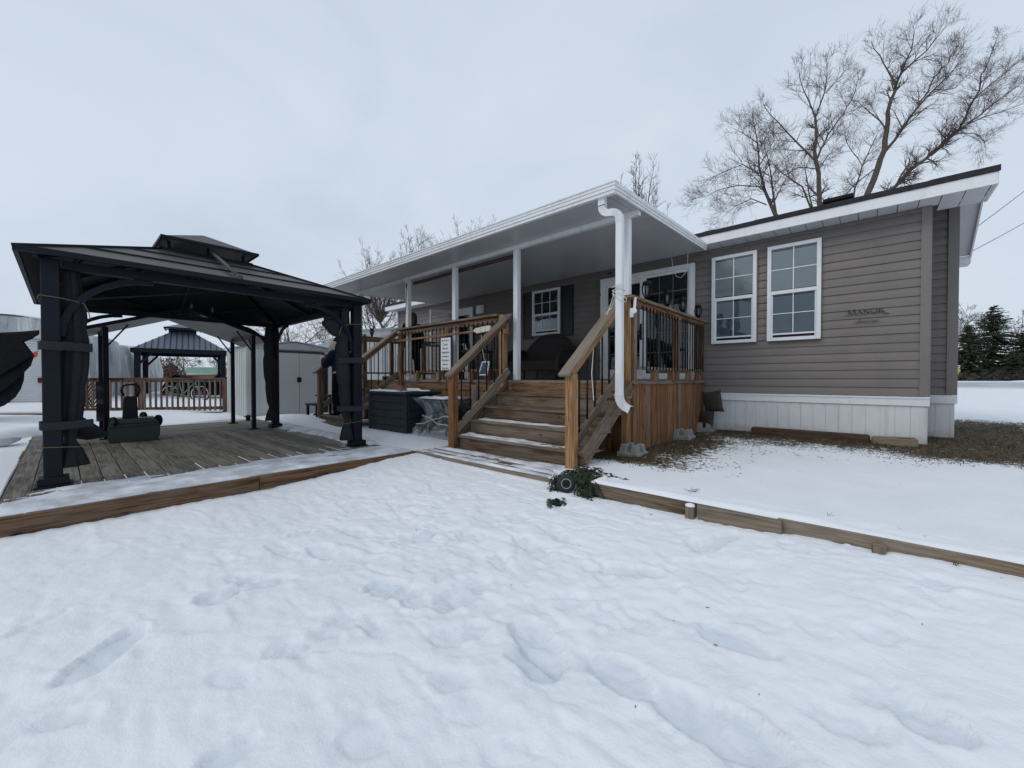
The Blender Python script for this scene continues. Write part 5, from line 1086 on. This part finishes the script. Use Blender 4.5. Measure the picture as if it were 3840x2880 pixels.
w2=empty('white_cabin',(-22,8.5,-.8),'distant white cabin with low roof behind the shed','cabin')
K0,K1=at(1165,1290,22),at(1260,1290,24)
obj('wall','camper',lambda m:m.add([rz(K0,-.6),rz(K1,-.6),rz(K1,2.35),rz(K0,1.75),rz(K0+nb*3,-.6),rz(K1+nb*3,-.6),rz(K1+nb*3,2.35),rz(K0+nb*3,1.75)],[(0,1,2,3),(7,6,5,4),(0,4,5,1),(1,5,6,2),(2,6,7,3),(3,7,4,0)]),w2)
obj('roof','shedroof',lambda m:m.bar(rz(K0,1.78)-nb*.2-Rt*.5,rz(K1,2.42)-nb*.2+Rt*.2,.5,.08),w2)
obj('window','dark',lambda m:m.prism([rz(K0,1.2)-nb*.02+Rt*.1,rz(K0,1.45)-nb*.02+Rt*.1,rz(K0,1.75)-nb*.02+Rt*1.2,rz(K0,1.5)-nb*.02+Rt*1.2],-nb*.02),w2)
# green roofed building far
gb=empty('green_roof_house',(-38,12,-.3),'distant tan building with a sloping green metal roof','building')
def gp(x,y,d): return at(x,y,d)
def gbf(m):
    a,b,c,d=gp(648,1401,50),gp(808,1403,50),gp(858,1377,53),gp(705,1377,53); m.add([a,b,c,d],[(0,1,2,3)])
obj('roof','greenroof',gbf,gb)
obj('wall','tanwall',lambda m:(m.prism([rz(gp(660,1402,50.5),-.5),rz(gp(806,1402,50.5),-.5),rz(gp(806,1402,50.5),gp(806,1403.5,50.5).z),rz(gp(660,1402,50.5),gp(660,1403.5,50.5).z)],nb*3),m.prism([rz(gp(806,1402,50.4),-.5),rz(gp(905,1402,56),-.5),rz(gp(905,1360,56),gp(905,1345,56).z),rz(gp(806,1404,50.4),gp(806,1404,50.4).z)],nb*.3)),gb)
obj('window','signw',lambda m:m.prism([gp(842,1410,49),gp(856,1410,49),gp(856,1418,49),gp(842,1418,49)],nb*.1),gb)
# ================================================================ TREES
RS=.62
def grow(limbs,seed,base,trunkmb,crownmb,lvl=3,len0=1.0,dens=1.0,rmin=.006,up=.35,thr=.03,drng=None):
    rs=random.Random(seed)
    def br(p,d,l,r,k):
        n=4 if k>0 else 3; pts=[p]; rad=[r]; q=p; dd=d.normalized()
        for i in range(n):
            dd=(dd+V((rs.gauss(0,.075),rs.gauss(0,.075),rs.gauss(0,.07)+up*.10))).normalized(); q=q+dd*l/n; pts.append(q); rad.append(max(rmin*.7,r*(1-(i+1)/n*.75)))
        (trunkmb if r>thr else crownmb).tube(pts,rad,5 if r>thr else 3,False)
        if k<=0: return
        m=int(rs.uniform(3,6)*dens)
        for i in range(m):
            t=rs.uniform(.12,.95); a=int(t*n); a=min(a,n-1); f=t*n-a; pp=pts[a].lerp(pts[a+1],f); td=(pts[a+1]-pts[a]).normalized()
            o=td.orthogonal().normalized(); o.rotate(Matrix.Rotation(rs.uniform(0,6.28),3,td)); nd=(td*rs.uniform(.7,1.3)+o*.85+V((0,0,up*.25))).normalized()
            br(pp,nd,l*rs.uniform(.45,.78),max(rmin,rad[a]*.6),k-1)
    for lim in limbs:
        P_=[V(p) for p,_ in lim]; Rr=[r for _,r in lim]; 
        # subdivide & jitter limb
        pts=[P_[0]]; rad=[Rr[0]]
        for a,b,ra,rb in zip(P_[:-1],P_[1:],Rr[:-1],Rr[1:]):
            L=(b-a).length; ns=max(2,int(L/(len0*.35)))
            for i in range(1,ns+1):
                f=i/ns; pts.append(a.lerp(b,f)+V((rs.gauss(0,1),rs.gauss(0,1),rs.gauss(0,1)))*L*.018*(i<ns)); rad.append(ra+(rb-ra)*f)
        rad=[q*RS for q in rad]; Rr=[q*RS for q in Rr]; trunkmb.tube(pts,rad,8,False)
        for i in range(1,len(pts)):
            if rad[i]>max(Rr)*.93 and len(limbs)>1 and lim is limbs[0] and i<3: continue
            if (rad[i]>.085 and rs.random()<.75) or (rs.random()>.85*dens and i<len(pts)-1): continue
            td=(pts[i]-pts[i-1]).normalized()
            for _ in range(1+(rs.random()<.6*dens)+0):
                o=td.orthogonal().normalized(); o.rotate(Matrix.Rotation(rs.uniform(0,6.28),3,td)); e_=(i==len(pts)-1); nd=(td*(2.2 if e_ else rs.uniform(.6,1.3))+o*.9+V((0,0,up*.35))).normalized()
                br(pts[i],nd,len0*rs.uniform(.6,1.25)*(1.0 if i<len(pts)-1 else .8)*(.48+.52*(1-i/len(pts))),min(rad[i]*.55,.045*len0+.01),lvl-1)
def tree(name,loc,limbs,label,seed,cat='tree',group='bare trees behind the home',tm='bark',cm='twig',**k):
    t=empty(name,loc,label,cat,group); a,b=MB(),MB(); grow(limbs,seed,loc,a,b,**k)
    a.build('trunk',tm,t,smooth=True); b.build('crown',cm,t); return t
cc=lambda x,y:(2600+x/1.784,y/1.784)
def limb(pts,r0,r1,d,dz):
    n=len(pts); out=[]
    for i,(x,y) in enumerate(pts):
        X_,Y_=cc(x,y); out.append((at(X_,Y_,d+dz*i/(n-1)),r0+(r1-r0)*i/(n-1)))
    return out
D=21.
Rb=at(*cc(1130,1360),D); Rbase=V((Rb.x-.3,Rb.y,-.5))
LR=[[(Rbase,.30),(at(*cc(1150,1330),D),.24)]+limb([(1280,1000),(1300,750),(1390,490)],.20,.09,D,.5),
 limb([(1390,490),(1460,330),(1480,210)],.08,.02,D+.5,.5),limb([(1390,490),(1560,340),(1680,190)],.08,.02,D+.5,-1),
 limb([(1285,1010),(1400,860),(1500,720),(1620,590),(1740,470)],.12,.03,D,-1.5),limb([(1350,580),(1270,420),(1190,280)],.07,.02,D+.3,1.5),
 limb([(1290,870),(1190,760),(1110,690)],.06,.02,D,-1),limb([(1500,720),(1610,520),(1720,380),(1780,290)],.06,.015,D-.8,2),
 [(V((Rbase.x+.6,Rbase.y,-.5)),.2),(at(*cc(1290,1290),D),.14)]+limb([(1560,1060),(1780,860),(1880,660),(1960,450),(2030,260)],.12,.02,D,1),
 limb([(1590,1040),(1780,870),(2000,700),(2180,570)],.09,.02,D,-1),limb([(1780,860),(1950,780),(2190,700)],.06,.02,D,-.6),limb([(1880,660),(2050,520),(2190,400)],.05,.015,D+.5,1),
 limb([(1760,890),(1880,890),(1950,950),(1960,1000)],.04,.01,D,-1),limb([(1240,1110),(1120,1200),(1010,1310)],.05,.04,D,1),limb([(1620,600),(1750,590),(1850,480)],.04,.012,D-1,.5)]
tree('bare_tree',Rbase,LR,'tall bare leaning tree with spreading limbs over the roof end',11,lvl=3,len0=1.5,dens=1.5,rmin=.0043)
Mb=at(*cc(845,1390),D+1); Mbase=V((Mb.x,Mb.y,-.5))
LM=[[(Mbase,.24),(at(*cc(845,1390),D+1),.19)]+limb([(820,1080),(815,790)],.15,.09,D+1,.3),limb([(815,790),(745,620),(705,460)],.07,.02,D+1.3,.8),limb([(815,790),(880,610),(895,440)],.07,.02,D+1.3,-.8),
 limb([(815,1075),(690,950),(570,820),(480,720)],.08,.02,D+1,-1),limb([(830,1060),(900,900),(1000,770),(1080,620),(1105,520)],.08,.02,D+1,1),limb([(1070,1340),(1130,1110),(1190,980),(1230,900)],.07,.02,D+2,0),limb([(1130,1110),(1030,960),(1010,840)],.04,.015,D+2,.6),
 limb([(830,1150),(900,1040),(960,1000)],.05,.015,D+1,1.5),limb([(820,1130),(700,1120),(600,1180)],.05,.015,D+1,1.5),limb([(890,620),(960,540),(1010,480)],.04,.012,D+1,.5)]
tree('bare_tree',Mbase,LM,'middle bare tree with an upright forked trunk behind the shingle roof',12,lvl=3,len0=1.5,dens=1.5,rmin=.0043)
Lb=at(*cc(560,1460),D-1); Lbase=V((Lb.x,Lb.y,-.5))
LL=[[(Lbase,.2),(at(*cc(560,1460),D-1),.16)]+limb([(480,1280),(440,1120),(425,930),(400,800)],.10,.02,D-1,.5),limb([(555,1440),(530,1260),(510,1110),(480,1000)],.09,.02,D-1,-.8),limb([(460,1250),(300,1240),(170,1270),(90,1310)],.05,.012,D-1,-1),
 limb([(490,1370),(390,1330),(280,1380),(200,1450)],.05,.012,D-1,1),limb([(440,1160),(330,1100),(200,1150),(120,1190)],.05,.012,D-1,.5),limb([(430,960),(330,890),(270,860)],.04,.012,D-1,1),limb([(790,1400),(730,1250),(640,1190),(560,1130)],.08,.02,D-.5,.5),limb([(800,1400),(760,1200),(740,1080)],.06,.02,D-.5,0),limb([(440,1110),(500,1010),(540,930)],.04,.012,D-1,-1)]
tree('bare_tree',Lbase,LL,'leftmost big bare tree with drooping side branches above the house eave',13,lvl=3,len0=1.5,dens=1.5,rmin=.0043)
def fantree(x,ytop,d,label,seed,wpx,n=13,len0=.8,dens=.8,zb=-.4,cm='twig',fork=.45,rmin=.006):
    top=at(x,ytop,d); base=V((top.x,top.y,zb)); rs=random.Random(seed); H=top.z-zb; f=base+V((0,0,H*fork)); W=wpx/1500*d/2; L=[[(base,.16),(f,.13)]]
    for i in range(n):
        u=(i+.5)/n*2-1; e=Rt*u*W*rs.uniform(.8,1.1)+nb*rs.uniform(-.8,.8)*W; h=(H*(1-fork))*(1-.38*abs(u)**1.6)*rs.uniform(.78,1.0); L.append([(f,.07),(f+e*.45+V((0,0,h*.42)),.045),(f+e*.8+V((0,0,h*.75)),.03),(f+e+V((0,0,h)),.01)])
    return tree('bare_tree',base,L,label,seed,cm=cm,lvl=2,len0=len0,dens=dens,rmin=rmin)
def gentree(x,ytop,d,label,seed,spread=.5,n=6,cm='twig',len0=1.1,dens=.8,zb=-.4,grp='bare trees behind the home',rmin=.009,lvl=3,r0=.16,fork=.35):
    top=at(x,ytop,d); base=V((top.x,top.y,zb)); rs=random.Random(seed); H=top.z-zb; L=[[(base,r0),(base+V((rs.uniform(-.1,.1),rs.uniform(-.1,.1),H*fork)),r0*.8),(base+V((rs.uniform(-.3,.3),rs.uniform(-.3,.3),H*.72)),r0*.35),(top,.015)]]
    for i in range(n):
        a=6.28*i/n+rs.uniform(-.4,.4); h=H*(fork+rs.uniform(0,.25)); s=spread*H*rs.uniform(.6,1.0); p=base+V((0,0,h))
        L.append([(p,r0*.5),(p+V((math.cos(a)*s*.45,math.sin(a)*s*.45,H*.18)),r0*.28),(p+V((math.cos(a)*s*.85,math.sin(a)*s*.85,(H-h)*rs.uniform(.55,.85))),.015)])
    return tree('bare_tree',base,L,label,seed,group=grp,cm=cm,lvl=lvl,len0=len0,dens=dens,rmin=rmin)
fantree(2380,640,17,'bare tree rising just behind the front corner of the patio roof',21,290,20,len0=.8,dens=1.2)
fantree(1790,775,24,'bare tree showing sparse twigs above the middle of the patio roof',22,270,12,len0=1.1,dens=1.1)
fantree(1590,868,26,'bushy bare tree above the left half of the patio roof',23,240,20,len0=1.2,dens=1.4)
fantree(1425,930,27,'bare tree top peeking over the far left end of the patio roof',24,250,20,len0=1.2,dens=1.4)
GB='bare trees in the left background'
gentree(1400,1100,24,'wide bare tree seen between the gazebo post and the porch end',25,.75,8,len0=1.6,dens=1.,grp=GB)
gentree(1080,1195,34,'brown bare tree above the shed roof',26,.75,8,len0=1.7,dens=.95,grp=GB,r0=.22,cm='twig2')
gentree(1220,1180,36,'reddish willow like tree behind the shed roof end',29,.55,7,cm='twig2',len0=1.7,dens=.9,grp=GB)
gentree(690,1345,60,'distant bare tree left above the green roof',27,.6,7,len0=1.6,dens=.8,grp=GB,rmin=.02,lvl=3)
gentree(830,1352,65,'distant bare tree right above the green roof',28,.5,6,len0=1.6,dens=.8,grp=GB,rmin=.02)
def bush(x0,x1,ytop,d,label,seed,mat):
    rs=random.Random(seed); m=MB(); c=at((x0+x1)/2,ytop,d); hw=(x1-x0)/2/1500*d; H=c.z+.4
    for i in range(5200):
        u=rs.uniform(-1,1); v=rs.random()**.7; env=(1-abs(u)**2.3)*(.82+.18*math.sin(u*7+seed)); p=V((c.x,c.y,-.4))+Rt*u*hw*(1-.25*v)+nb*rs.uniform(-1,1)*hw*.6+V((0,0,H*v*env)); s=.10; a=V((rs.gauss(0,s),rs.gauss(0,s),rs.gauss(0,s)*1.4)); b=V((rs.gauss(0,.03),rs.gauss(0,.03),rs.gauss(0,.03)))
        m.add([p,p+b,p+a+b,p+a],[(0,1,2,3)],[[(0,0)]*4])
    t=empty('brown_thicket',V((c.x,c.y,-.4)),label,'shrub'); m.build('foliage',mat,t); obj('stem','bark',lambda q:[q.tube([V((c.x,c.y,-.4))+Rt*k*hw*.3,V((c.x,c.y,H*.3))+Rt*k*hw*.5],.06,5) for k in (-1,0,1)],t)
bush(575,690,1338,45,'brown leafless thicket left of the green roofed building',3,'brownbush')
# conifers at right
def conifer(x,ytop,d,wpx,label,seed,zb=-.3,snowy=False):
    rs=random.Random(seed); top=at(x,ytop,d); base=V((top.x,top.y,zb)); H=top.z-zb; W=wpx/1500*d/2; t=empty('spruce_tree',base,label,'tree','dark conifers across the road')
    obj('trunk','bark',lambda m:m.tube([base,top],[.18,.02],7),t); m=MB(); z=.07*H
    while z<H*.985:
        f=1-z/H; L=W*(f**.92)*1.22; nbch=9 if f>.15 else 6
        for i in range(nbch):
            a=rs.uniform(0,6.28); l=L*rs.uniform(.65,1.12)+.06; d0=V((math.cos(a),math.sin(a),.28 if f<.35 else -.05)); p=base+V((0,0,z+rs.uniform(-.1,.1))); n=max(4,int(l/.16))
            for k in range(n):
                q=k/n; pp=p+d0*l*q+V((0,0,-.22*l*q*q+.10*l*q**4)); wd=.16+.22*(1-q)*min(1,l)
                for _ in range(4):
                    s=V((-d0.y,d0.x,0))*rs.choice((-1,1)); e=(s*rs.uniform(.3,1)+d0*.8+V((0,0,-rs.uniform(.1,.5)))).normalized()*wd*rs.uniform(.6,1.3); u_=V((rs.gauss(0,.03),rs.gauss(0,.03),-rs.uniform(.02,.07)))
                    m.add([pp,pp+e*.55+u_,pp+e,pp+e*.5-u_*.4],[(0,1,2,3)],[[(0,0)]*4])
        z+=H*.021
    m.build('crown','needle',t)
conifer(3727,1141,44,330,'tallest dark spruce right of the house wall',31); conifer(3632,1216,44,190,'shorter spruce left of the tallest one',32); conifer(3860,1225,42,260,'dark spruce cut off by the right edge',33); conifer(3585,1350,46,100,'small spruce hugging the house wall',34); conifer(3800,1335,41,130,'low bushy spruce between the two right hand spruces',35)
GR='bare trees across the road'
gentree(3585,1158,50,'bare tree just right of the house wall across the road',41,.5,7,len0=1.8,dens=.9,grp=GR,rmin=.016)
gentree(3835,1185,52,'bare tree behind the spruces at the right edge',42,.6,7,len0=1.9,dens=.9,grp=GR,rmin=.016)
gentree(3680,1195,60,'bare tree between the two tallest spruces',43,.5,6,len0=1.9,dens=.8,grp=GR,rmin=.02)
# road sign, snow bank, fence, wires
rs_=empty('road_sign',at(3594,1412,38),'white square sign above a yellow square sign on a post','road sign')
def sq(x0,x1,y0,y1,d,name,mat): return obj(name,mat,lambda m:m.prism([at(x0,y1,d),at(x1,y1,d),at(x1,y0,d),at(x0,y0,d)],nb*.03),rs_)
bar1('sign_post','galv',rs_,rz(at(3594,1412,38),-.6),rz(at(3594,1380,38),at(3594,1372,38).z)+nb*.04,.08,.08,up=Rt); sq(3586,3600,1370,1381,37.95,'upper_plate','signw'); sq(3587,3601,1384,1396,37.95,'lower_plate','yellow')
textmesh('40',.22,'inkb',at(3593,1378,37.9),tuple(Rt),(0,0,1),rs_); textmesh('!',.22,'inkb',at(3594,1393,37.9),tuple(Rt),(0,0,1),rs_)
def bank(u,v):
    a=R(-18)+u*R(60); r=48+2.6*(v-.5); h=.32*math.sin(math.pi*v)*(.55+.45*math.sin(u*47)*math.sin(u*19+1)); return V((r*math.sin(a)+3,r*math.cos(a),-.36+h))
tag(obj('snow_bank','snow',lambda m:m.grid(bank,160,7),smooth=True),'ploughed snow bank along the far side of the road','snow bank')
wf=empty('wire_fence',at(3780,1400,43),'thin wire mesh fence under the spruces at the right','fence')
obj('wires','galv',lambda m:[m.tube([rz(at(3740,1400,43),z),rz(at(3900,1400,43),z)],.012,4) for z in (-.1,.2,.45,.75)],wf)
for x in (3745,3797,3860): bar1('fence_post','galv',wf,rz(at(x,1400,43),-.5),rz(at(x,1400,43),.78),.06,.06,up=Rt)
hs=empty('small_outbuilding',at(3566,1412,45),'small grey outbuilding low behind the road sign','building'); obj('wall','concrete',lambda m:m.prism([rz(at(3545,1410,45),-.5),rz(at(3576,1410,45),-.5),rz(at(3576,1410,45),.55),rz(at(3560,1410,45),.75),rz(at(3545,1410,45),.6)],nb*2),hs); obj('door','dark',lambda m:m.prism([rz(at(3566,1410,44.9),-.5),rz(at(3574,1410,44.9),-.5),rz(at(3574,1410,44.9),.35),rz(at(3566,1410,44.9),.35)],nb*.05),hs)
tag(obj('far_hedge','hedge',lambda m:[m.add([p,p+V((random.gauss(0,.3),random.gauss(0,.3),random.gauss(0,.2))),p+V((random.gauss(0,.3),random.gauss(0,.3),random.uniform(.1,.5)))],[(0,1,2)],[[(0,0)]*3]) for p in [V(((55+random.uniform(0,3))*math.sin(a),(55+random.uniform(0,3))*math.cos(a),-.5+random.random()**1.5*.75)) for a in [R(random.uniform(-70,40)) for _ in range(9000)]]]),'low dark hedge line far across the road',  'hedge',kind='stuff')
for (a,b,l) in (((3640,868),(3880,685),'upper overhead wire at the right edge'),((3612,960),(3880,812),'lower overhead wire at the right edge')):
    p,q=at(*a,11.),at(*b,13.); tag(obj('overhead_wire','groofu',lambda m:m.tube([p,(p+q)/2-V((0,0,.02)),q+(q-p)*3],.010,5)),l,'wire','overhead wires')
# ================================================================ PEOPLE
def cap(m,p0,r0,p1,r1,n=12):
    p0,p1=V(p0),V(p1); d=(p1-p0); L=d.length; 
    if L<1e-6: d=V((0,0,1)); L=1e-6
    prof=[]; 
    for i in range(5): a=math.pi/2*i/4; prof.append((max(.0005,r0*math.sin(a)),-r0*math.cos(a)))
    for i in range(5): a=math.pi/2*i/4; prof.append((max(.0005,r1*math.cos(a)),L+r1*math.sin(a)))
    m.lathe(prof,p0,n,axis=d)
def flesh(name,mat,parent,caps,vox=.012,sm=4):
    m=MB()
    for c in caps: cap(m,*c)
    me=bpy.data.meshes.new(name); me.from_pydata([tuple(v) for v in m.v],[],m.f); me.materials.append(M[mat]); o=bpy.data.objects.new(name,me); COL.objects.link(o); o.parent=parent
    r=o.modifiers.new('r','REMESH'); r.mode='VOXEL'; r.voxel_size=vox; r.use_smooth_shade=True
    s=o.modifiers.new('s','SMOOTH'); s.iterations=sm; s.factor=.5; return o
def hand(c,w,d):      # wrist point c, direction d ; returns capsules
    d=V(d).normalized(); s=d.orthogonal().normalized(); t=d.cross(s); out=[(w,.024,V(w)+d*.07,.03)]
    for i,l in enumerate((.055,.07,.065,.05)):
        b=V(w)+d*.085+s*(i-1.5)*.019; out.append((b,.009,b+d*l*.5+t*.008,.0085)); out.append((b+d*l*.5+t*.008,.0085,b+d*l*.75+t*.035,.0075))
    out.append((V(w)+d*.03+s*-.03,.011,V(w)+d*.07-s*.055+t*.02,.009)); return out
def person(loc,rz_,label,hair,coat,lean=0,head=(0,0),armL=None,armR=None,hairlen=.1,H=1.66,trou='blackc'):
    t=empty('person',loc,label,'person',None,rz_); k=H/1.7
    W=lambda x,y,z:V((x*k,(y+lean*max(0,z-.9))*k,z*k))
    hd=W(0,0,1.56)+V((0,head[0],head[1])); nk=W(0,0,1.40)
    lhip,rhip=W(-.09,0,.92),W(.09,0,.92); lk,rk=W(-.10,.03,.50),W(.11,-.02,.50); la,ra=W(-.11,.0,.08),W(.13,-.04,.08)
    ls,rsh=W(-.17,0,1.36),W(.17,0,1.36)
    armL=armL or (W(-.24,-.02,1.08),W(-.22,.10,.86)); armR=armR or (W(.24,-.02,1.08),W(.22,.10,.86))
    body=[(W(0,0,.95),.13,W(0,0,1.15),.125),(W(0,0,1.15),.125,W(0,0,1.32),.14),(nk,.055,hd-V((0,0,.05)),.055),(hd,.085,hd+V((0,.0,.06)),.095),(hd+V((0,.03,-.06)),.06,hd+V((0,.02,-.02)),.075),
      (hd+V((0,.10,-.005)),.012,hd+V((0,.115,-.03)),.014),(hd+V((-.03,.088,.02)),.012,hd+V((.03,.088,.02)),.012),(hd+V((-.025,.082,-.062)),.012,hd+V((.025,.082,-.062)),.012),(hd+V((-.092,0,.02)),.014,hd+V((-.092,0,-.02)),.012),(hd+V((.092,0,.02)),.014,hd+V((.092,0,-.02)),.012),
      (lhip,.09,lk,.06),(lk,.06,la,.045),(rhip,.09,rk,.06),(rk,.06,ra,.045),(la,.045,la+V((0,.12,-.04)),.035),(ra,.045,ra+V((0,.12,-.04)),.035),
      (ls,.06,armL[0],.045),(armL[0],.045,armL[1],.032),(rsh,.06,armR[0],.045),(armR[0],.045,armR[1],.032)]
    for a in (armL,armR): body+=hand(None,a[1],V(a[1])-V(a[0]))
    flesh('body','skin',t,body,.010,3)
    flesh('coat',coat,t,[(W(0,-.01,.82),.175,W(0,0,1.05),.155),(W(0,0,1.05),.155,W(0,0,1.30),.165),(W(-.1,0,1.34),.10,W(.1,0,1.34),.10),(W(0,0,1.36),.09,W(0,0,1.43),.07),(ls,.085,armL[0],.068),(armL[0],.068,armL[1],.05),(rsh,.085,armR[0],.068),(armR[0],.068,armR[1],.05)],.014,4)
    flesh('trousers',trou,t,[(W(-.07,0,.88),.12,lk,.085),(lk,.085,la,.07),(W(.07,0,.88),.12,rk,.085),(rk,.085,ra,.07)],.014,3)
    flesh('shoes','black',t,[(la+V((0,-.03,-.03)),.05,la+V((0,.14,-.045)),.04),(ra+V((0,-.03,-.03)),.05,ra+V((0,.14,-.045)),.04)],.012,2)
    hh=[(hd+V((0,-.02,.06)),.108,hd+V((0,-.045,-.02)),.10),(hd+V((0,-.06,0)),.095,hd+V((0,-.07,-hairlen)),.07),(hd+V((-.07,-.01,.03)),.05,hd+V((-.08,-.02,-hairlen*.8)),.035),(hd+V((.07,-.01,.03)),.05,hd+V((.08,-.02,-hairlen*.8)),.035),(hd+V((-.03,.05,.12)),.04,hd+V((.03,.05,.12)),.04)]
    flesh('hair',hair,t,hh,.010,2); return t,hd
pA,h=person((-8.43,5.75,-.03),R(70),'person with reddish brown hair and grey scarf in a long black coat','brownh','blackc',0,(0,0),hairlen=.12,H=1.63)
flesh('scarf','scarf',pA,[(h+V((-.09,-.02,-.15)),.05,h+V((.09,-.02,-.15)),.05),(h+V((-.07,.05,-.16)),.045,h+V((.07,.05,-.16)),.045),(h+V((0,-.08,-.15)),.05,h+V((0,-.08,-.16)),.05)],.012,2)
pB,h=person((-8.22,7.0,-.03),R(20),'person in black coat and black beanie standing by the far porch door','blackc','blackc',0,(0,0),armL=(V((-.30,.0,1.08)),V((-.30,.12,.78))),armR=(V((.30,.0,1.08)),V((.28,.12,.86))),hairlen=.02,H=1.66)
flesh('beanie','blackc',pB,[(h+V((0,-.005,.05)),.112,h+V((0,-.01,.11)),.09)],.012,2)
gl=obj('red_glove','redc',lambda m:m.lathe([(.001,-.06),(.03,-.05),(.035,0),(.02,.04),(.001,.045)],V((-8.22,7.0,-.03))+Euler((0,0,R(20))).to_matrix()@V((-.34,.1,.72)),10),None,smooth=True); tag(gl,'red mitten held low by the person in the black beanie','mitten')
PC=V((-8.36,3.90,-.77)); rc=R(112)
pC,h=person(PC,rc,'blond person in a navy coat bending over the handrail of the side steps','blond','navyc',.12,(.10,-.04),armL=(V((-.20,.22,1.05)),V((-.06,.40,1.16))),armR=(V((.20,.20,1.02)),V((.05,.42,1.14))),hairlen=.10,H=1.60)
flesh('collar','navyc',pC,[(V((0,.04,1.40)),.09,V((0,.08,1.46)),.07)],.012,2)
mc=Euler((0,0,rc)).to_matrix()
tag(obj('pink_hat','pink',lambda m:m.lathe([(.001,-.055),(.035,-.045),(.055,-.005),(.045,.04),(.001,.055)],PC+mc@V((.0,.46,1.22)),14),None,smooth=True),'small pink knitted bundle held in the blond person\'s hands','knitwear')
tag(obj('olive_bag','olive',lambda m:m.prism([PC+mc@V((.22,.05,.92)),PC+mc@V((.22,.22,.92)),PC+mc@V((.22,.36,.55)),PC+mc@V((.22,.0,.55))],mc@V((.10,0,0))),None,bev=.02),'olive green shoulder bag hanging at the blond person\'s side','bag')
# ================================================================ WORLD, SUN, CAMERA
w=bpy.data.worlds.new('World'); SC.world=w; w.use_nodes=True; nt=w.node_tree; bg=nt.nodes['Background']
sky=N(nt,'ShaderNodeTexSky',sky_type='NISHITA'); sky.sun_disc=False; sky.sun_elevation=R(40); sky.sun_rotation=R(200); sky.air_density=1; sky.dust_density=4
tc=N(nt,'ShaderNodeTexCoord'); mp=N(nt,'ShaderNodeMapping'); mp.inputs['Scale'].default_value=(1,1,2.4); nt.links.new(tc.outputs['Generated'],mp.inputs['Vector'])
n1=noise(nt,mp.outputs[0],1.5,6,.52,.6); n2=noise(nt,mp.outputs[0],.45,2,.5)
c=ramp(nt,n1,[(.28,(.565,.65,.775)),(.5,(.665,.755,.87)),(.72,(.745,.82,.91))])
c=mixc(nt,ramp(nt,n2,[(.4,(0,0,0)),(.65,(.5,.5,.5))]),c,(.58,.665,.785))
sc_=N(nt,'ShaderNodeVectorMath',operation='SCALE'); nt.links.new(sky.outputs[0],sc_.inputs[0]); sc_.inputs['Scale'].default_value=.08
c=mixc(nt,.92,sc_.outputs[0],c); nt.links.new(c,bg.inputs['Color']); bg.inputs['Strength'].default_value=1.0
sl=bpy.data.lights.new('sun','SUN'); sl.energy=.65; sl.angle=R(25); sl.color=(1,.95,.88); so_=bpy.data.objects.new('sun',sl); so_.rotation_euler=(R(50),0,R(-20)); COL.objects.link(so_)
cam=bpy.data.cameras.new('camera'); cam.sensor_width=36; cam.lens=36*FPX/3840; cam.clip_end=2000; cam.clip_start=.05; co=bpy.data.objects.new('camera',cam); co.rotation_euler=(R(90)-PT,0,TH); COL.objects.link(co); SC.camera=co
SC.view_settings.view_transform='Standard'; SC.view_settings.look='None'; SC.view_settings.exposure=0; SC.view_settings.gamma=1
SC.render.engine='CYCLES'; SC.cycles.max_bounces=8; SC.cycles.transparent_max_bounces=16
